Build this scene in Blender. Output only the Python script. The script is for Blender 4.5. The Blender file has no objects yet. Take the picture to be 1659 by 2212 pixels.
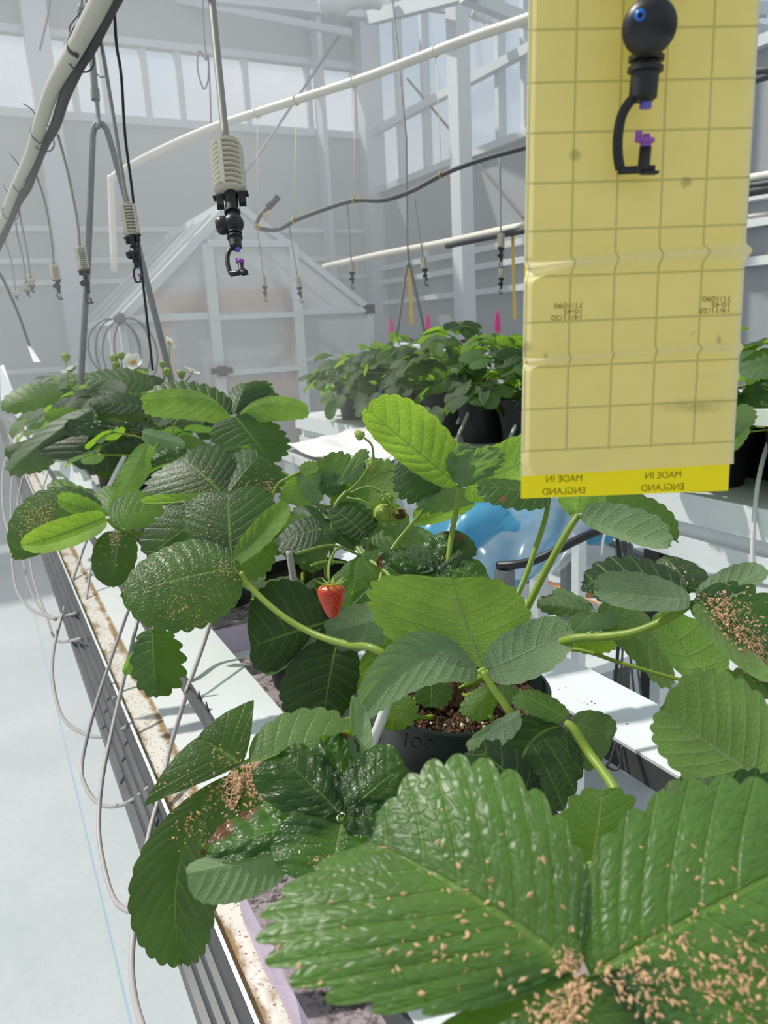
import bpy, math, random
import numpy as np
from mathutils import Vector, Matrix, noise as mnoise

# ---------------------------------------------------------------- camera
F, CX, CY = 1661.0, 829.5, 1106.0          # focal length and centre in pixels of the 1659x2212 frame
CAM = np.array([0.0, 0.0, 1.35])           # the phone is held 1.35 m above the floor
def unit(v):
    v = np.array(v, float); return v / np.linalg.norm(v)
_D = unit((1200 - CX, 8000 - CY, F))       # plumb line as the camera sees it
_R = unit((-60 - CX, 755 - CY, F)); _R = unit(_R - _D * (_R @ _D))   # direction of the bench rows
_X = np.cross(_D, _R)
if _X[0] < 0: _X = -_X
CM = np.stack([_X, _R, -_D])               # world axes (x across rows, y along rows, z up) in camera space
def at(px, py, d):                         # the world point seen at a pixel, d metres in front of the lens
    return CAM + CM @ np.array([(px - CX) / F * d, (py - CY) / F * d, d])
def ray(px, py): return CM @ np.array([(px - CX) / F, (py - CY) / F, 1.0])
def onp(px, py, ax, val):                  # where that sight line meets the plane axis = val
    r = ray(px, py); return CAM + r * ((val - CAM[ax]) / r[ax])
def proj(P):
    c = (np.asarray(P, float) - CAM) @ CM
    return np.stack([c[..., 0] / c[..., 2] * F + CX, c[..., 1] / c[..., 2] * F + CY, c[..., 2]], -1)

SC = bpy.context.scene
COL = SC.collection
cam = bpy.data.cameras.new('camera'); camo = bpy.data.objects.new('camera', cam); COL.objects.link(camo)
cam.sensor_fit = 'HORIZONTAL'; cam.sensor_width = 36.0; cam.lens = 36.0 * F / 1659.0
cam.clip_start = 0.02; cam.clip_end = 200
camo.matrix_world = Matrix(((CM[0, 0], -CM[0, 1], -CM[0, 2], CAM[0]), (CM[1, 0], -CM[1, 1], -CM[1, 2], CAM[1]),
                            (CM[2, 0], -CM[2, 1], -CM[2, 2], CAM[2]), (0, 0, 0, 1)))
cam.dof.use_dof = True; cam.dof.focus_distance = 0.72; cam.dof.aperture_fstop = 20.0
SC.camera = camo

# ---------------------------------------------------------------- sky, sun, exposure
SUN_DIR = unit((-0.42, 0.52, 0.85))        # towards the sun
SUN_STRENGTH, SKY_STRENGTH = 5.9, 1.12
world = bpy.data.worlds.new('sky'); SC.world = world; world.use_nodes = True
wt = world.node_tree; wt.nodes.clear()
_o = wt.nodes.new('ShaderNodeOutputWorld'); _b = wt.nodes.new('ShaderNodeBackground')
_tc = wt.nodes.new('ShaderNodeTexCoord'); _n = wt.nodes.new('ShaderNodeTexNoise'); _r = wt.nodes.new('ShaderNodeValToRGB')
_n.inputs['Scale'].default_value = 3.0; _n.inputs['Detail'].default_value = 5.0; _n.inputs['Roughness'].default_value = 0.55
_r.color_ramp.elements[0].position = 0.36; _r.color_ramp.elements[0].color = (0.58, 0.74, 0.92, 1)
_r.color_ramp.elements[1].position = 0.60; _r.color_ramp.elements[1].color = (0.96, 0.98, 1.0, 1)
wt.links.new(_tc.outputs['Generated'], _n.inputs['Vector']); wt.links.new(_n.outputs['Fac'], _r.inputs['Fac'])
_sz = wt.nodes.new('ShaderNodeSeparateXYZ'); wt.links.new(_tc.outputs['Generated'], _sz.inputs[0])
_g = wt.nodes.new('ShaderNodeValToRGB')      # hazy sky: brightest low down, calmer towards the zenith, dull below the horizon
for _e, _p, _c in zip((_g.color_ramp.elements[0], _g.color_ramp.elements[1], _g.color_ramp.elements.new(.5), _g.color_ramp.elements.new(.72)), (0.46, 1.0, 0.53, 0.74), (0.35, 0.50, 1.08, 0.78)):
    _e.color = (_c, _c, _c, 1)
_els = sorted(_g.color_ramp.elements, key=lambda e: e.color[0]); 
for _e, _p in zip(_els, (0.46, 1.0, 0.76, 0.53)): _e.position = _p
_hm = wt.nodes.new('ShaderNodeMath'); _hm.operation = 'MULTIPLY_ADD'; _hm.inputs[1].default_value = 0.5; _hm.inputs[2].default_value = 0.5
wt.links.new(_sz.outputs[2], _hm.inputs[0]); wt.links.new(_hm.outputs[0], _g.inputs['Fac'])
_mx = wt.nodes.new('ShaderNodeMix'); _mx.data_type = 'RGBA'; _mx.blend_type = 'MULTIPLY'; _mx.inputs[0].default_value = 1.0
wt.links.new(_r.outputs['Color'], _mx.inputs[6]); wt.links.new(_g.outputs['Color'], _mx.inputs[7]); wt.links.new(_mx.outputs[2], _b.inputs['Color']); _b.inputs['Strength'].default_value = SKY_STRENGTH
wt.links.new(_b.outputs['Background'], _o.inputs['Surface'])
sun = bpy.data.lights.new('sun', 'SUN'); sun.energy = SUN_STRENGTH; sun.angle = math.radians(1.3); sun.color = (1.0, 0.96, 0.88)
suno = bpy.data.objects.new('sun', sun); COL.objects.link(suno)
suno.rotation_euler = Vector(SUN_DIR).to_track_quat('Z', 'Y').to_euler(); suno.location = (0, 0, 8)
SC.view_settings.view_transform = 'Standard'; SC.view_settings.look = 'None'
SC.view_settings.gamma = 1.0; SC.view_settings.exposure = -0.55; SC.view_settings.use_curve_mapping = False
SC.cycles.max_bounces = 8; SC.cycles.transparent_max_bounces = 16; SC.cycles.volume_bounces = 1
SC.cycles.diffuse_bounces = 3; SC.cycles.glossy_bounces = 3; SC.cycles.transmission_bounces = 6
SC.cycles.caustics_reflective = False; SC.cycles.caustics_refractive = False

# ---------------------------------------------------------------- materials
def newmat(name):
    m = bpy.data.materials.new(name); m.use_nodes = True; nt = m.node_tree; nt.nodes.clear()
    out = nt.nodes.new('ShaderNodeOutputMaterial'); return m, nt, out
def nd(nt, typ, **kw):
    n = nt.nodes.new(typ)
    for k, v in kw.items():
        if k.startswith('a_'): setattr(n, k[2:], v)
        else:
            s = n.inputs[int(k[1:])] if k[0] == 'i' and k[1:].isdigit() else n.inputs[k.replace('_', ' ')]
            if isinstance(v, bpy.types.NodeSocket): nt.links.new(v, s)
            else: s.default_value = v
    return n
def c4(c): return (c[0], c[1], c[2], 1.0)
def srgb(r, g, b):
    f = lambda u: (u / 255 / 12.92) if u / 255 <= 0.04045 else ((u / 255 + 0.055) / 1.055) ** 2.4
    return (f(r), f(g), f(b))
def mixc(nt, fac, a, b, mode='MIX'):
    n = nt.nodes.new('ShaderNodeMix'); n.data_type = 'RGBA'; n.blend_type = mode
    for s, v in ((n.inputs[0], fac), (n.inputs[6], a), (n.inputs[7], b)):
        if isinstance(v, bpy.types.NodeSocket): nt.links.new(v, s)
        else: s.default_value = v if isinstance(v, (int, float)) else c4(v)
    return n.outputs[2]
def mth(nt, op, a, b=None, c=None, clamp=False):
    n = nt.nodes.new('ShaderNodeMath'); n.operation = op; n.use_clamp = clamp
    for i, v in enumerate((a, b, c)):
        if v is None: continue
        if isinstance(v, bpy.types.NodeSocket): nt.links.new(v, n.inputs[i])
        else: n.inputs[i].default_value = v
    return n.outputs[0]
def smooth(nt, x, lo, hi, a=0.0, b=1.0):
    n = nt.nodes.new('ShaderNodeMapRange'); n.interpolation_type = 'SMOOTHSTEP'
    nt.links.new(x, n.inputs[0])
    for i, v in zip((1, 2, 3, 4), (lo, hi, a, b)): n.inputs[i].default_value = v
    return n.outputs[0]
def objco(nt): return nt.nodes.new('ShaderNodeTexCoord').outputs['Object']
def plain(name, col, rough=0.5, metal=0.0, var=0.12, scale=30.0, bump=0.0, bscale=200.0, spec=0.5, transl=0.0, tcol=None):
    m, nt, out = newmat(name); co = objco(nt)
    nz = nd(nt, 'ShaderNodeTexNoise', Vector=co, Scale=scale, Detail=4.0)
    dark = tuple(max(0, x * (1 - var * 1.6)) for x in col); lite = tuple(min(1, x * (1 + var)) for x in col)
    base = mixc(nt, nz.outputs['Fac'], dark, lite)
    p = nd(nt, 'ShaderNodeBsdfPrincipled', Base_Color=base, Roughness=rough, Metallic=metal)
    p.inputs['Specular IOR Level'].default_value = spec
    if bump:
        nb = nd(nt, 'ShaderNodeTexNoise', Vector=co, Scale=bscale, Detail=3.0)
        b = nd(nt, 'ShaderNodeBump', Strength=bump, Distance=0.002, Height=nb.outputs['Fac'])
        nt.links.new(b.outputs['Normal'], p.inputs['Normal'])
    sh = p.outputs[0]
    if transl:
        t = nd(nt, 'ShaderNodeBsdfTranslucent', Color=c4(tcol or col))
        sh = nd(nt, 'ShaderNodeMixShader', i0=transl, i1=sh, i2=t.outputs[0]).outputs[0]
    nt.links.new(sh, out.inputs['Surface']); return m
def leafmat(name, top, under, tr, rough=0.33, trf=0.42, bumpd=0.0007, bstr=0.6, bscale=210.0, gloss=0.5, dryc=(0.22, 0.10, 0.05)):
    """strawberry leaf: dark shiny upper side, pale dull underside, sunlight through it; veins follow the UV grid"""
    m, nt, out = newmat(name)
    uv = nt.nodes.new('ShaderNodeUVMap').outputs['UV']
    sep = nd(nt, 'ShaderNodeSeparateXYZ', Vector=uv)
    u, v = sep.outputs[0], sep.outputs[1]
    fr = mth(nt, 'ABSOLUTE', mth(nt, 'SUBTRACT', mth(nt, 'FRACT', u), 0.5))
    w = mth(nt, 'MULTIPLY_ADD', v, -0.045, 0.075)
    vein = smooth(nt, mth(nt, 'SUBTRACT', fr, w), -0.03, 0.03, 1.0, 0.0)
    mid = smooth(nt, v, 0.015, 0.045, 1.0, 0.0)
    midc = mth(nt, 'MULTIPLY', mid, smooth(nt, u, 0.0, 6.0, 0.85, 0.25))
    vein = mth(nt, 'MAXIMUM', mth(nt, 'MULTIPLY', vein, 0.55), mid)
    co = objco(nt)
    rnd = nt.nodes.new('ShaderNodeObjectInfo').outputs['Random']
    n1 = nd(nt, 'ShaderNodeTexNoise', Vector=co, Scale=26.0, Detail=3.0)
    n2 = nd(nt, 'ShaderNodeTexNoise', Vector=co, Scale=bscale * 1.9, Detail=2.0)
    vo = nd(nt, 'ShaderNodeTexVoronoi', Vector=co, Scale=bscale * 1.5); vo.feature = 'F1'
    k = mth(nt, 'MULTIPLY_ADD', n1.outputs['Fac'], 0.9, mth(nt, 'MULTIPLY_ADD', rnd, 0.4, 0.40))
    kk = nt.nodes.new('ShaderNodeCombineXYZ')
    for i in range(3): nt.links.new(k, kk.inputs[i])
    tc = mixc(nt, 1.0, top, kk.outputs[0], 'MULTIPLY')
    tc = mixc(nt, mth(nt, 'MULTIPLY', vein, 0.55), tc, (0.16, 0.30, 0.05))
    tc = mixc(nt, midc, tc, (0.26, 0.36, 0.09))
    uc = mixc(nt, 1.0, under, kk.outputs[0], 'MULTIPLY')
    uc = mixc(nt, mth(nt, 'MULTIPLY', vein, 0.7), uc, (0.33, 0.42, 0.20))
    bf = nt.nodes.new('ShaderNodeNewGeometry').outputs['Backfacing']
    col = mixc(nt, bf, tc, uc)
    dry = nd(nt, 'ShaderNodeAttribute', a_attribute_name='dry').outputs['Fac']
    n4 = nd(nt, 'ShaderNodeTexNoise', Vector=co, Scale=130.0, Detail=3.0)
    dv = mth(nt, 'MULTIPLY', dry, mth(nt, 'POWER', v, 0.7))
    dryf = mth(nt, 'MULTIPLY', smooth(nt, mth(nt, 'MULTIPLY_ADD', n4.outputs['Fac'], 0.8, dv), 0.72, 0.92), smooth(nt, dry, 0.0, 0.2))
    col = mixc(nt, dryf, col, dryc)
    n3 = nd(nt, 'ShaderNodeTexNoise', Vector=co, Scale=bscale * .9, Detail=2.0)
    cu = nd(nt, 'ShaderNodeCombineXYZ', i0=mth(nt, 'MULTIPLY', u, 2.6), i1=mth(nt, 'MULTIPLY', v, 11.0), i2=mth(nt, 'MULTIPLY', rnd, 50.0))
    vc = nd(nt, 'ShaderNodeTexVoronoi', Vector=cu.outputs[0], Scale=1.0, a_feature='DISTANCE_TO_EDGE')   # the net of fine veins, puckered between
    net = smooth(nt, vc.outputs['Distance'], 0.0, 0.30)
    h = mth(nt, 'MULTIPLY_ADD', vo.outputs['Distance'], -0.2, mth(nt, 'MULTIPLY_ADD', vein, -0.9, mth(nt, 'MULTIPLY_ADD', net, 0.36, mth(nt, 'MULTIPLY', n3.outputs['Fac'], 0.7))))
    fine = mth(nt, 'SUBTRACT', 1.0, net)
    b = nd(nt, 'ShaderNodeBump', Strength=bstr, Distance=bumpd, Height=h)
    col = mixc(nt, mth(nt, 'MULTIPLY', fine, 0.11), col, (0.16, 0.24, 0.08))
    p = nd(nt, 'ShaderNodeBsdfPrincipled', Base_Color=col, Roughness=mth(nt, 'MULTIPLY_ADD', bf, 0.3, rough), Normal=b.outputs['Normal'])
    p.inputs['Specular IOR Level'].default_value = gloss
    trc = mixc(nt, 1.0, tr, kk.outputs[0], 'MULTIPLY')
    trc = mixc(nt, mth(nt, 'MULTIPLY', vein, 0.45), trc, (0.05, 0.11, 0.01))
    trc = mixc(nt, mth(nt, 'MULTIPLY', fine, 0.18), trc, (0.05, 0.11, 0.01))
    trc = mixc(nt, dryf, trc, (0.10, 0.04, 0.015))
    t = nd(nt, 'ShaderNodeBsdfTranslucent', Color=trc, Normal=b.outputs['Normal'])
    sh = nd(nt, 'ShaderNodeMixShader', i0=trf, i1=p.outputs[0], i2=t.outputs[0])
    nt.links.new(sh.outputs[0], out.inputs['Surface']); return m
def filmmat(name, col, trans, rough=0.4, transl=0.5, var=0.0, scale=4.0, ribs=0.0):
    """frosted or clear sheet: part of the light goes straight through, the rest scatters"""
    m, nt, out = newmat(name)
    p = nd(nt, 'ShaderNodeBsdfPrincipled', Base_Color=c4(col), Roughness=rough)
    t = nd(nt, 'ShaderNodeBsdfTranslucent', Color=c4(col))
    s = nd(nt, 'ShaderNodeMixShader', i0=transl, i1=p.outputs[0], i2=t.outputs[0])
    x = nt.nodes.new('ShaderNodeBsdfTransparent')
    f = trans
    if var:
        nz = nd(nt, 'ShaderNodeTexNoise', Vector=objco(nt), Scale=scale, Detail=4.0)
        f = mth(nt, 'MULTIPLY_ADD', mth(nt, 'SUBTRACT', nz.outputs['Fac'], 0.5), var * 2, trans, True)
    if ribs:
        wv = nd(nt, 'ShaderNodeTexWave', Vector=objco(nt), Scale=ribs); wv.wave_type = 'BANDS'; wv.bands_direction = 'X'
        f = mth(nt, 'MULTIPLY_ADD', mth(nt, 'SUBTRACT', wv.outputs['Fac'], 0.5), 0.14, f, True)
    s2 = nd(nt, 'ShaderNodeMixShader', i0=f, i1=s.outputs[0], i2=x.outputs[0])
    nt.links.new(s2.outputs[0], out.inputs['Surface']); return m

# ---------------------------------------------------------------- mesh builder
class MB:
    def __init__(s): s.v = []; s.f = []
    def add(s, vs, fs):
        o = len(s.v); s.v += [tuple(map(float, p)) for p in vs]; s.f += [tuple(i + o for i in f) for f in fs]; return s
    def box(s, lo, hi):
        (a, b, c), (d, e, f) = lo, hi
        return s.add([(a, b, c), (d, b, c), (d, e, c), (a, e, c), (a, b, f), (d, b, f), (d, e, f), (a, e, f)],
                     [(3, 2, 1, 0), (4, 5, 6, 7), (0, 1, 5, 4), (1, 2, 6, 5), (2, 3, 7, 6), (3, 0, 4, 7)])
    def bar(s, a, b, w, h, up=(0, 0, 1)):       # square bar from a to b
        a, b = np.array(a, float), np.array(b, float); d = unit(b - a); x = np.cross(d, up)
        if np.linalg.norm(x) < 1e-4: x = np.cross(d, (0, 1, 0))
        x = unit(x); y = np.cross(x, d); vs = []
        for q in (a, b):
            for i, j in ((-1, -1), (1, -1), (1, 1), (-1, 1)): vs.append(q + x * i * w / 2 + y * j * h / 2)
        return s.add(vs, [(0, 1, 2, 3), (7, 6, 5, 4), (0, 4, 5, 1), (1, 5, 6, 2), (2, 6, 7, 3), (3, 7, 4, 0)])
    def tube(s, pts, r, seg=8, cap=True):
        P = [np.array(p, float) for p in pts]; n = len(P)
        R = r if hasattr(r, '__len__') else [r] * n
        t = [unit(P[min(i + 1, n - 1)] - P[max(i - 1, 0)]) for i in range(n)]
        x = np.cross(t[0], (0.31, 0.2, 0.93)); x = unit(x); vs = []
        for i in range(n):
            x = unit(x - t[i] * (x @ t[i])); y = np.cross(t[i], x)
            for k in range(seg):
                a = 2 * math.pi * k / seg; vs.append(P[i] + (x * math.cos(a) + y * math.sin(a)) * R[i])
        fs = [(i * seg + k, i * seg + (k + 1) % seg, (i + 1) * seg + (k + 1) % seg, (i + 1) * seg + k) for i in range(n - 1) for k in range(seg)]
        if cap: fs += [tuple(range(seg))[::-1], tuple((n - 1) * seg + k for k in range(seg))]
        return s.add(vs, fs)
    def lathe(s, prof, seg=24, o=(0, 0, 0), ax=None, close=False):
        """prof: (radius, height) pairs; ax: optional 3x3 frame columns x, y, axis"""
        o = np.array(o, float); A = np.eye(3) if ax is None else np.array(ax, float).T
        vs = [o + A @ np.array([r * math.cos(2 * math.pi * k / seg), r * math.sin(2 * math.pi * k / seg), h]) for r, h in prof for k in range(seg)]
        n = len(prof)
        fs = [(i * seg + k, i * seg + (k + 1) % seg, (i + 1) * seg + (k + 1) % seg, (i + 1) * seg + k) for i in range(n - 1) for k in range(seg)]
        if close: fs += [tuple(range(seg))[::-1], tuple((n - 1) * seg + k for k in range(seg))]
        return s.add(vs, fs)
    def ball(s, c, r, seg=12, rings=8, sc=(1, 1, 1)):
        c = np.array(c, float); vs = []
        for i in range(rings + 1):
            ph = math.pi * i / rings
            for k in range(seg):
                a = 2 * math.pi * k / seg
                vs.append(c + r * np.array([math.sin(ph) * math.cos(a) * sc[0], math.sin(ph) * math.sin(a) * sc[1], -math.cos(ph) * sc[2]]))
        return s.add(vs, [(i * seg + k, i * seg + (k + 1) % seg, (i + 1) * seg + (k + 1) % seg, (i + 1) * seg + k) for i in range(rings) for k in range(seg)])
    def ext(s, prof, ax, a, b, closed=True):     # extrude a 2-D outline along axis ax from a to b
        n = len(prof); vs = []
        for q in (a, b):
            for p in prof:
                w = [0, 0, 0]; o = [i for i in range(3) if i != ax]; w[ax] = q; w[o[0]], w[o[1]] = p; vs.append(w)
        m = n if closed else n - 1
        fs = [(i, (i + 1) % n, n + (i + 1) % n, n + i) for i in range(m)]
        if closed: fs += [tuple(range(n))[::-1], tuple(range(n, 2 * n))]
        return s.add(vs, fs)
    def xf(s, M):
        s.v = [tuple(M @ Vector(p)) for p in s.v]; return s
ORG = {}
def cr(pts, n=6):                                # Catmull-Rom through points
    P = [np.array(p, float) for p in pts]; P = [2 * P[0] - P[1]] + P + [2 * P[-1] - P[-2]]; out = []
    for i in range(1, len(P) - 2):
        for k in range(n):
            t = k / n; a, b, c, d = P[i - 1:i + 3]
            out.append(0.5 * (2 * b + (c - a) * t + (2 * a - 5 * b + 4 * c - d) * t * t + (3 * b - a - 3 * c + d) * t ** 3))
    return out + [P[-2]]
def mesh(name, v, f, mat, sm=True):
    me = bpy.data.meshes.new(name); me.from_pydata(v, [], f); me.materials.append(mat)
    if sm: me.polygons.foreach_set('use_smooth', [True] * len(me.polygons))
    me.update(); return me
def tag(o, label=None, cat=None, group=None, kind=None):
    for k, v in (('label', label), ('category', cat), ('group', group), ('kind', kind)):
        if v: o[k] = v
    return o
def thing(name, label, cat, loc, group=None):
    o = bpy.data.objects.new(name, None); o.empty_display_size = 0.05; COL.objects.link(o)
    o.location = [float(x) for x in loc]; ORG[o.name] = np.array(loc, float); return tag(o, label, cat, group)
def part(name, mb, mat, parent=None, sm=False, kind=None, label=None, angle=None):
    org = ORG[parent.name] if parent else np.zeros(3)
    v = [(p[0] - org[0], p[1] - org[1], p[2] - org[2]) for p in mb.v]
    me = mesh(name, v, mb.f, mat, sm)
    if angle is not None:
        me.polygons.foreach_set('use_smooth', [True] * len(me.polygons))
        try: me.set_sharp_from_angle(angle=math.radians(angle))
        except Exception: pass
    o = bpy.data.objects.new(name, me); COL.objects.link(o)
    if parent: o.parent = parent
    ORG[o.name] = org
    if kind: o['kind'] = kind
    if label: o['label'] = label
    return o
def single(name, mb, mat, label, cat, group=None, kind=None, sm=False, angle=None):
    """a thing that is one mesh, its origin at its own base"""
    a = np.array(mb.v); c = (a.min(0) + a.max(0)) / 2; c[2] = a[:, 2].min()
    me = mesh(name, [tuple(p - c) for p in a], mb.f, mat, sm)
    if angle is not None:
        me.polygons.foreach_set('use_smooth', [True] * len(me.polygons))
        try: me.set_sharp_from_angle(angle=math.radians(angle))
        except Exception: pass
    o = bpy.data.objects.new(name, me); COL.objects.link(o); o.location = c; ORG[o.name] = c
    return tag(o, label, cat, group, kind)
def structure(name, mb, mat, parent=None, sm=False):
    o = part(name, mb, mat, parent, sm)
    if parent is None: o['kind'] = 'structure'
    return o
FOG_ON = True
# ---------------------------------------------------------------- material set
def floor_mat():
    m, nt, out = newmat('pale concrete'); co = objco(nt)
    a = nd(nt, 'ShaderNodeTexNoise', Vector=co, Scale=1.6, Detail=8.0, Roughness=0.65)
    b = nd(nt, 'ShaderNodeTexNoise', Vector=co, Scale=38.0, Detail=3.0)
    s = nd(nt, 'ShaderNodeTexVoronoi', Vector=co, Scale=26.0); s.inputs['Randomness'].default_value = 1.0
    col = mixc(nt, a.outputs['Fac'], srgb(162, 176, 184), srgb(224, 225, 223))
    col = mixc(nt, smooth(nt, b.outputs['Fac'], 0.38, 0.50, 0.22, 0.0), col, srgb(182, 192, 196))
    col = mixc(nt, smooth(nt, s.outputs['Distance'], 0.03, 0.08, 0.4, 0.0), col, srgb(140, 140, 136))
    x = nd(nt, 'ShaderNodeSeparateXYZ', Vector=co).outputs[0]
    line = mth(nt, 'MULTIPLY', smooth(nt, mth(nt, 'ABSOLUTE', mth(nt, 'SUBTRACT', x, 0.075)), 0.0015, 0.0035, 1.0, 0.0), mth(nt, 'MULTIPLY_ADD', a.outputs['Fac'], 1.0, -0.05), None, True)
    col = mixc(nt, line, col, srgb(110, 165, 205))
    st = nd(nt, 'ShaderNodeTexNoise', Vector=co, Scale=0.8, Detail=2.0)
    col = mixc(nt, smooth(nt, st.outputs['Fac'], 0.66, 0.72, 0.0, 0.6), col, srgb(196, 172, 96))
    p = nd(nt, 'ShaderNodeBsdfPrincipled', Base_Color=col, Roughness=0.7)
    nt.links.new(p.outputs[0], out.inputs['Surface']); return m
def tray_mat():
    m, nt, out = newmat('white tray with rust'); co = objco(nt)
    x = nd(nt, 'ShaderNodeSeparateXYZ', Vector=nt.nodes.new('ShaderNodeNewGeometry').outputs['Position']).outputs[0]
    mp = nd(nt, 'ShaderNodeMapping', Vector=co, Scale=(1, 0.5, 1))
    a = nd(nt, 'ShaderNodeTexNoise', Vector=mp.outputs[0], Scale=34.0, Detail=6.0, Roughness=0.7)
    b = nd(nt, 'ShaderNodeTexNoise', Vector=co, Scale=170.0, Detail=3.0)
    v = nd(nt, 'ShaderNodeTexVoronoi', Vector=co, Scale=230.0)
    edge = mth(nt, 'MAXIMUM', smooth(nt, mth(nt, 'ABSOLUTE', mth(nt, 'SUBTRACT', x, 0.112)), 0.0, 0.013, 1.0, 0.0),
               smooth(nt, mth(nt, 'ABSOLUTE', mth(nt, 'SUBTRACT', x, 0.148)), 0.0, 0.012, 1.0, 0.0))
    rust = smooth(nt, mth(nt, 'MULTIPLY_ADD', edge, 0.22, a.outputs['Fac']), 0.50, 0.72)
    inb = smooth(nt, x, 0.150, 0.156, 1.0, 0.0)
    rust = mth(nt, 'MULTIPLY', rust, inb)
    speck = mth(nt, 'MULTIPLY', smooth(nt, v.outputs['Distance'], 0.20, 0.36, 1.0, 0.0), smooth(nt, b.outputs['Fac'], 0.42, 0.52))
    col = mixc(nt, rust, srgb(226, 222, 214), srgb(150, 124, 84))
    col = mixc(nt, mth(nt, 'MULTIPLY', speck, mth(nt, 'MULTIPLY_ADD', inb, 0.6, 0.12)), col, srgb(112, 62, 28))
    p = nd(nt, 'ShaderNodeBsdfPrincipled', Base_Color=col, Roughness=0.45)
    nt.links.new(p.outputs[0], out.inputs['Surface']); return m
def foam_mat():
    m, nt, out = newmat('lilac foam'); co = objco(nt)
    a = nd(nt, 'ShaderNodeTexNoise', Vector=co, Scale=26.0, Detail=7.0, Roughness=0.7)
    b = nd(nt, 'ShaderNodeTexNoise', Vector=co, Scale=240.0, Detail=2.0)
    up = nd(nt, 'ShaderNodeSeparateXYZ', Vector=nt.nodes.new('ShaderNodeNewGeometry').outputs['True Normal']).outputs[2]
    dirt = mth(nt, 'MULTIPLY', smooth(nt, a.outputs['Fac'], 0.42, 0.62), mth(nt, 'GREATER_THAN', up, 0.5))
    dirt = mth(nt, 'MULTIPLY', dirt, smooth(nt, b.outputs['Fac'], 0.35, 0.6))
    top = mixc(nt, mth(nt, 'GREATER_THAN', up, 0.5), srgb(206, 190, 210), srgb(158, 146, 152))  # lit sides and duller top put into the base colour, dirt goes over
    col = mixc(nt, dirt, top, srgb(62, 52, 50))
    bu = nd(nt, 'ShaderNodeBump', Strength=0.4, Distance=0.001, Height=b.outputs['Fac'])
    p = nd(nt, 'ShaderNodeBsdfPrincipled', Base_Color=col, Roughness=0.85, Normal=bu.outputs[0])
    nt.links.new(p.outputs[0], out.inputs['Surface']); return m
MT = {}
MT['floor'] = floor_mat(); MT['tray'] = tray_mat(); MT['foam'] = foam_mat()
MT['white'] = plain('white paint', srgb(226, 230, 230), 0.45, var=0.03)
MT['strip'] = plain('white woven plastic', srgb(222, 227, 230), 0.42, var=0.03, bump=0.25, bscale=900)
MT['alu'] = plain('dull aluminium', (0.085, 0.088, 0.092), 0.42, 0.35, var=0.3, scale=9)
MT['galv'] = plain('galvanised steel', (0.20, 0.21, 0.21), 0.55, 0.3, var=0.2, scale=60)
MT['paintgrey'] = plain('pale grey frame', srgb(214, 219, 221), 0.5, var=0.04)
MT['wallgrey'] = plain('grey wall panel', srgb(194, 198, 200), 0.7, var=0.03, transl=0.42, scale=3)
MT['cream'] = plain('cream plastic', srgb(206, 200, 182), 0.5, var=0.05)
MT['pvc'] = plain('off white pipe', srgb(226, 222, 208), 0.4, var=0.05)
MT['oldpipe'] = plain('dusty white pipe', srgb(200, 196, 180), 0.55, var=0.10, scale=120)
MT['black'] = plain('black plastic', (0.012, 0.013, 0.015), 0.42, var=0.3, scale=220)
MT['dustblack'] = plain('dusty black hose', (0.055, 0.055, 0.052), 0.7, var=0.45, scale=260)
MT['hose'] = plain('grey black hose', (0.07, 0.075, 0.08), 0.55, var=0.2)
MT['greytube'] = plain('grey drip tube', srgb(172, 168, 166), 0.45, var=0.06)
MT['whitetube'] = plain('white drip tube', srgb(214, 216, 212), 0.4, var=0.04)
MT['stemtube'] = plain('grey riser tube', srgb(146, 144, 136), 0.5, var=0.08)
MT['pot'] = plain('dark green pot', (0.010, 0.019, 0.016), 0.38, var=0.2, scale=40, spec=0.25)
MT['blackpot'] = plain('black pot', (0.012, 0.012, 0.013), 0.5, var=0.3)
MT['soil'] = plain('potting soil', (0.050, 0.026, 0.014), 0.95, var=0.6, scale=220, bump=0.9, bscale=160)
MT['chunk'] = plain('coir chips', (0.15, 0.065, 0.03), 0.9, var=0.5, scale=400)
MT['perlite'] = plain('perlite', srgb(212, 204, 190), 0.9, var=0.1, scale=300)
MT['bran'] = plain('bran flakes', srgb(222, 182, 140), 0.8, var=0.35, scale=420, transl=0.2)
MT['purple'] = plain('purple plastic', srgb(150, 84, 176), 0.4, var=0.05)
MT['violet'] = plain('blue violet plastic', srgb(108, 92, 190), 0.4, var=0.05)
MT['blue'] = plain('blue cap', srgb(30, 110, 200), 0.35, var=0.05)
MT['bluebag'] = plain('blue plastic', srgb(96, 178, 214), 0.3, var=0.12, scale=9, transl=0.35, tcol=srgb(110, 196, 230))
MT['twine'] = plain('pale twine', srgb(226, 214, 178), 0.7, var=0.05)
MT['creamdark'] = plain('shaded cream plastic', srgb(150, 143, 122), 0.6, var=0.08)  # core of the weights: shade between the ribs put into the colour
MT['yellow'] = plain('yellow twine', srgb(222, 190, 96), 0.7, var=0.08)
MT['wood'] = plain('plywood', srgb(214, 150, 96), 0.7, var=0.12, scale=14)
MT['pink'] = plain('pink marker', srgb(240, 96, 170), 0.5, var=0.03, transl=0.3)
MT['petiole'] = plain('leaf stalk', srgb(140, 164, 62), 0.42, var=0.10, scale=90, transl=0.25, tcol=(0.38, 0.58, 0.08))
MT['stalkdark'] = plain('flower stalk', srgb(122, 146, 62), 0.5, var=0.12, scale=90)
MT['petal'] = plain('white petal', srgb(246, 246, 240), 0.5, var=0.02, transl=0.35)
MT['stamen'] = plain('yellow stamens', srgb(214, 168, 40), 0.7, var=0.2, scale=300)
MT['sepal'] = plain('green sepal', srgb(132, 166, 70), 0.55, var=0.12, transl=0.3, tcol=(0.32, 0.5, 0.08))
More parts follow.
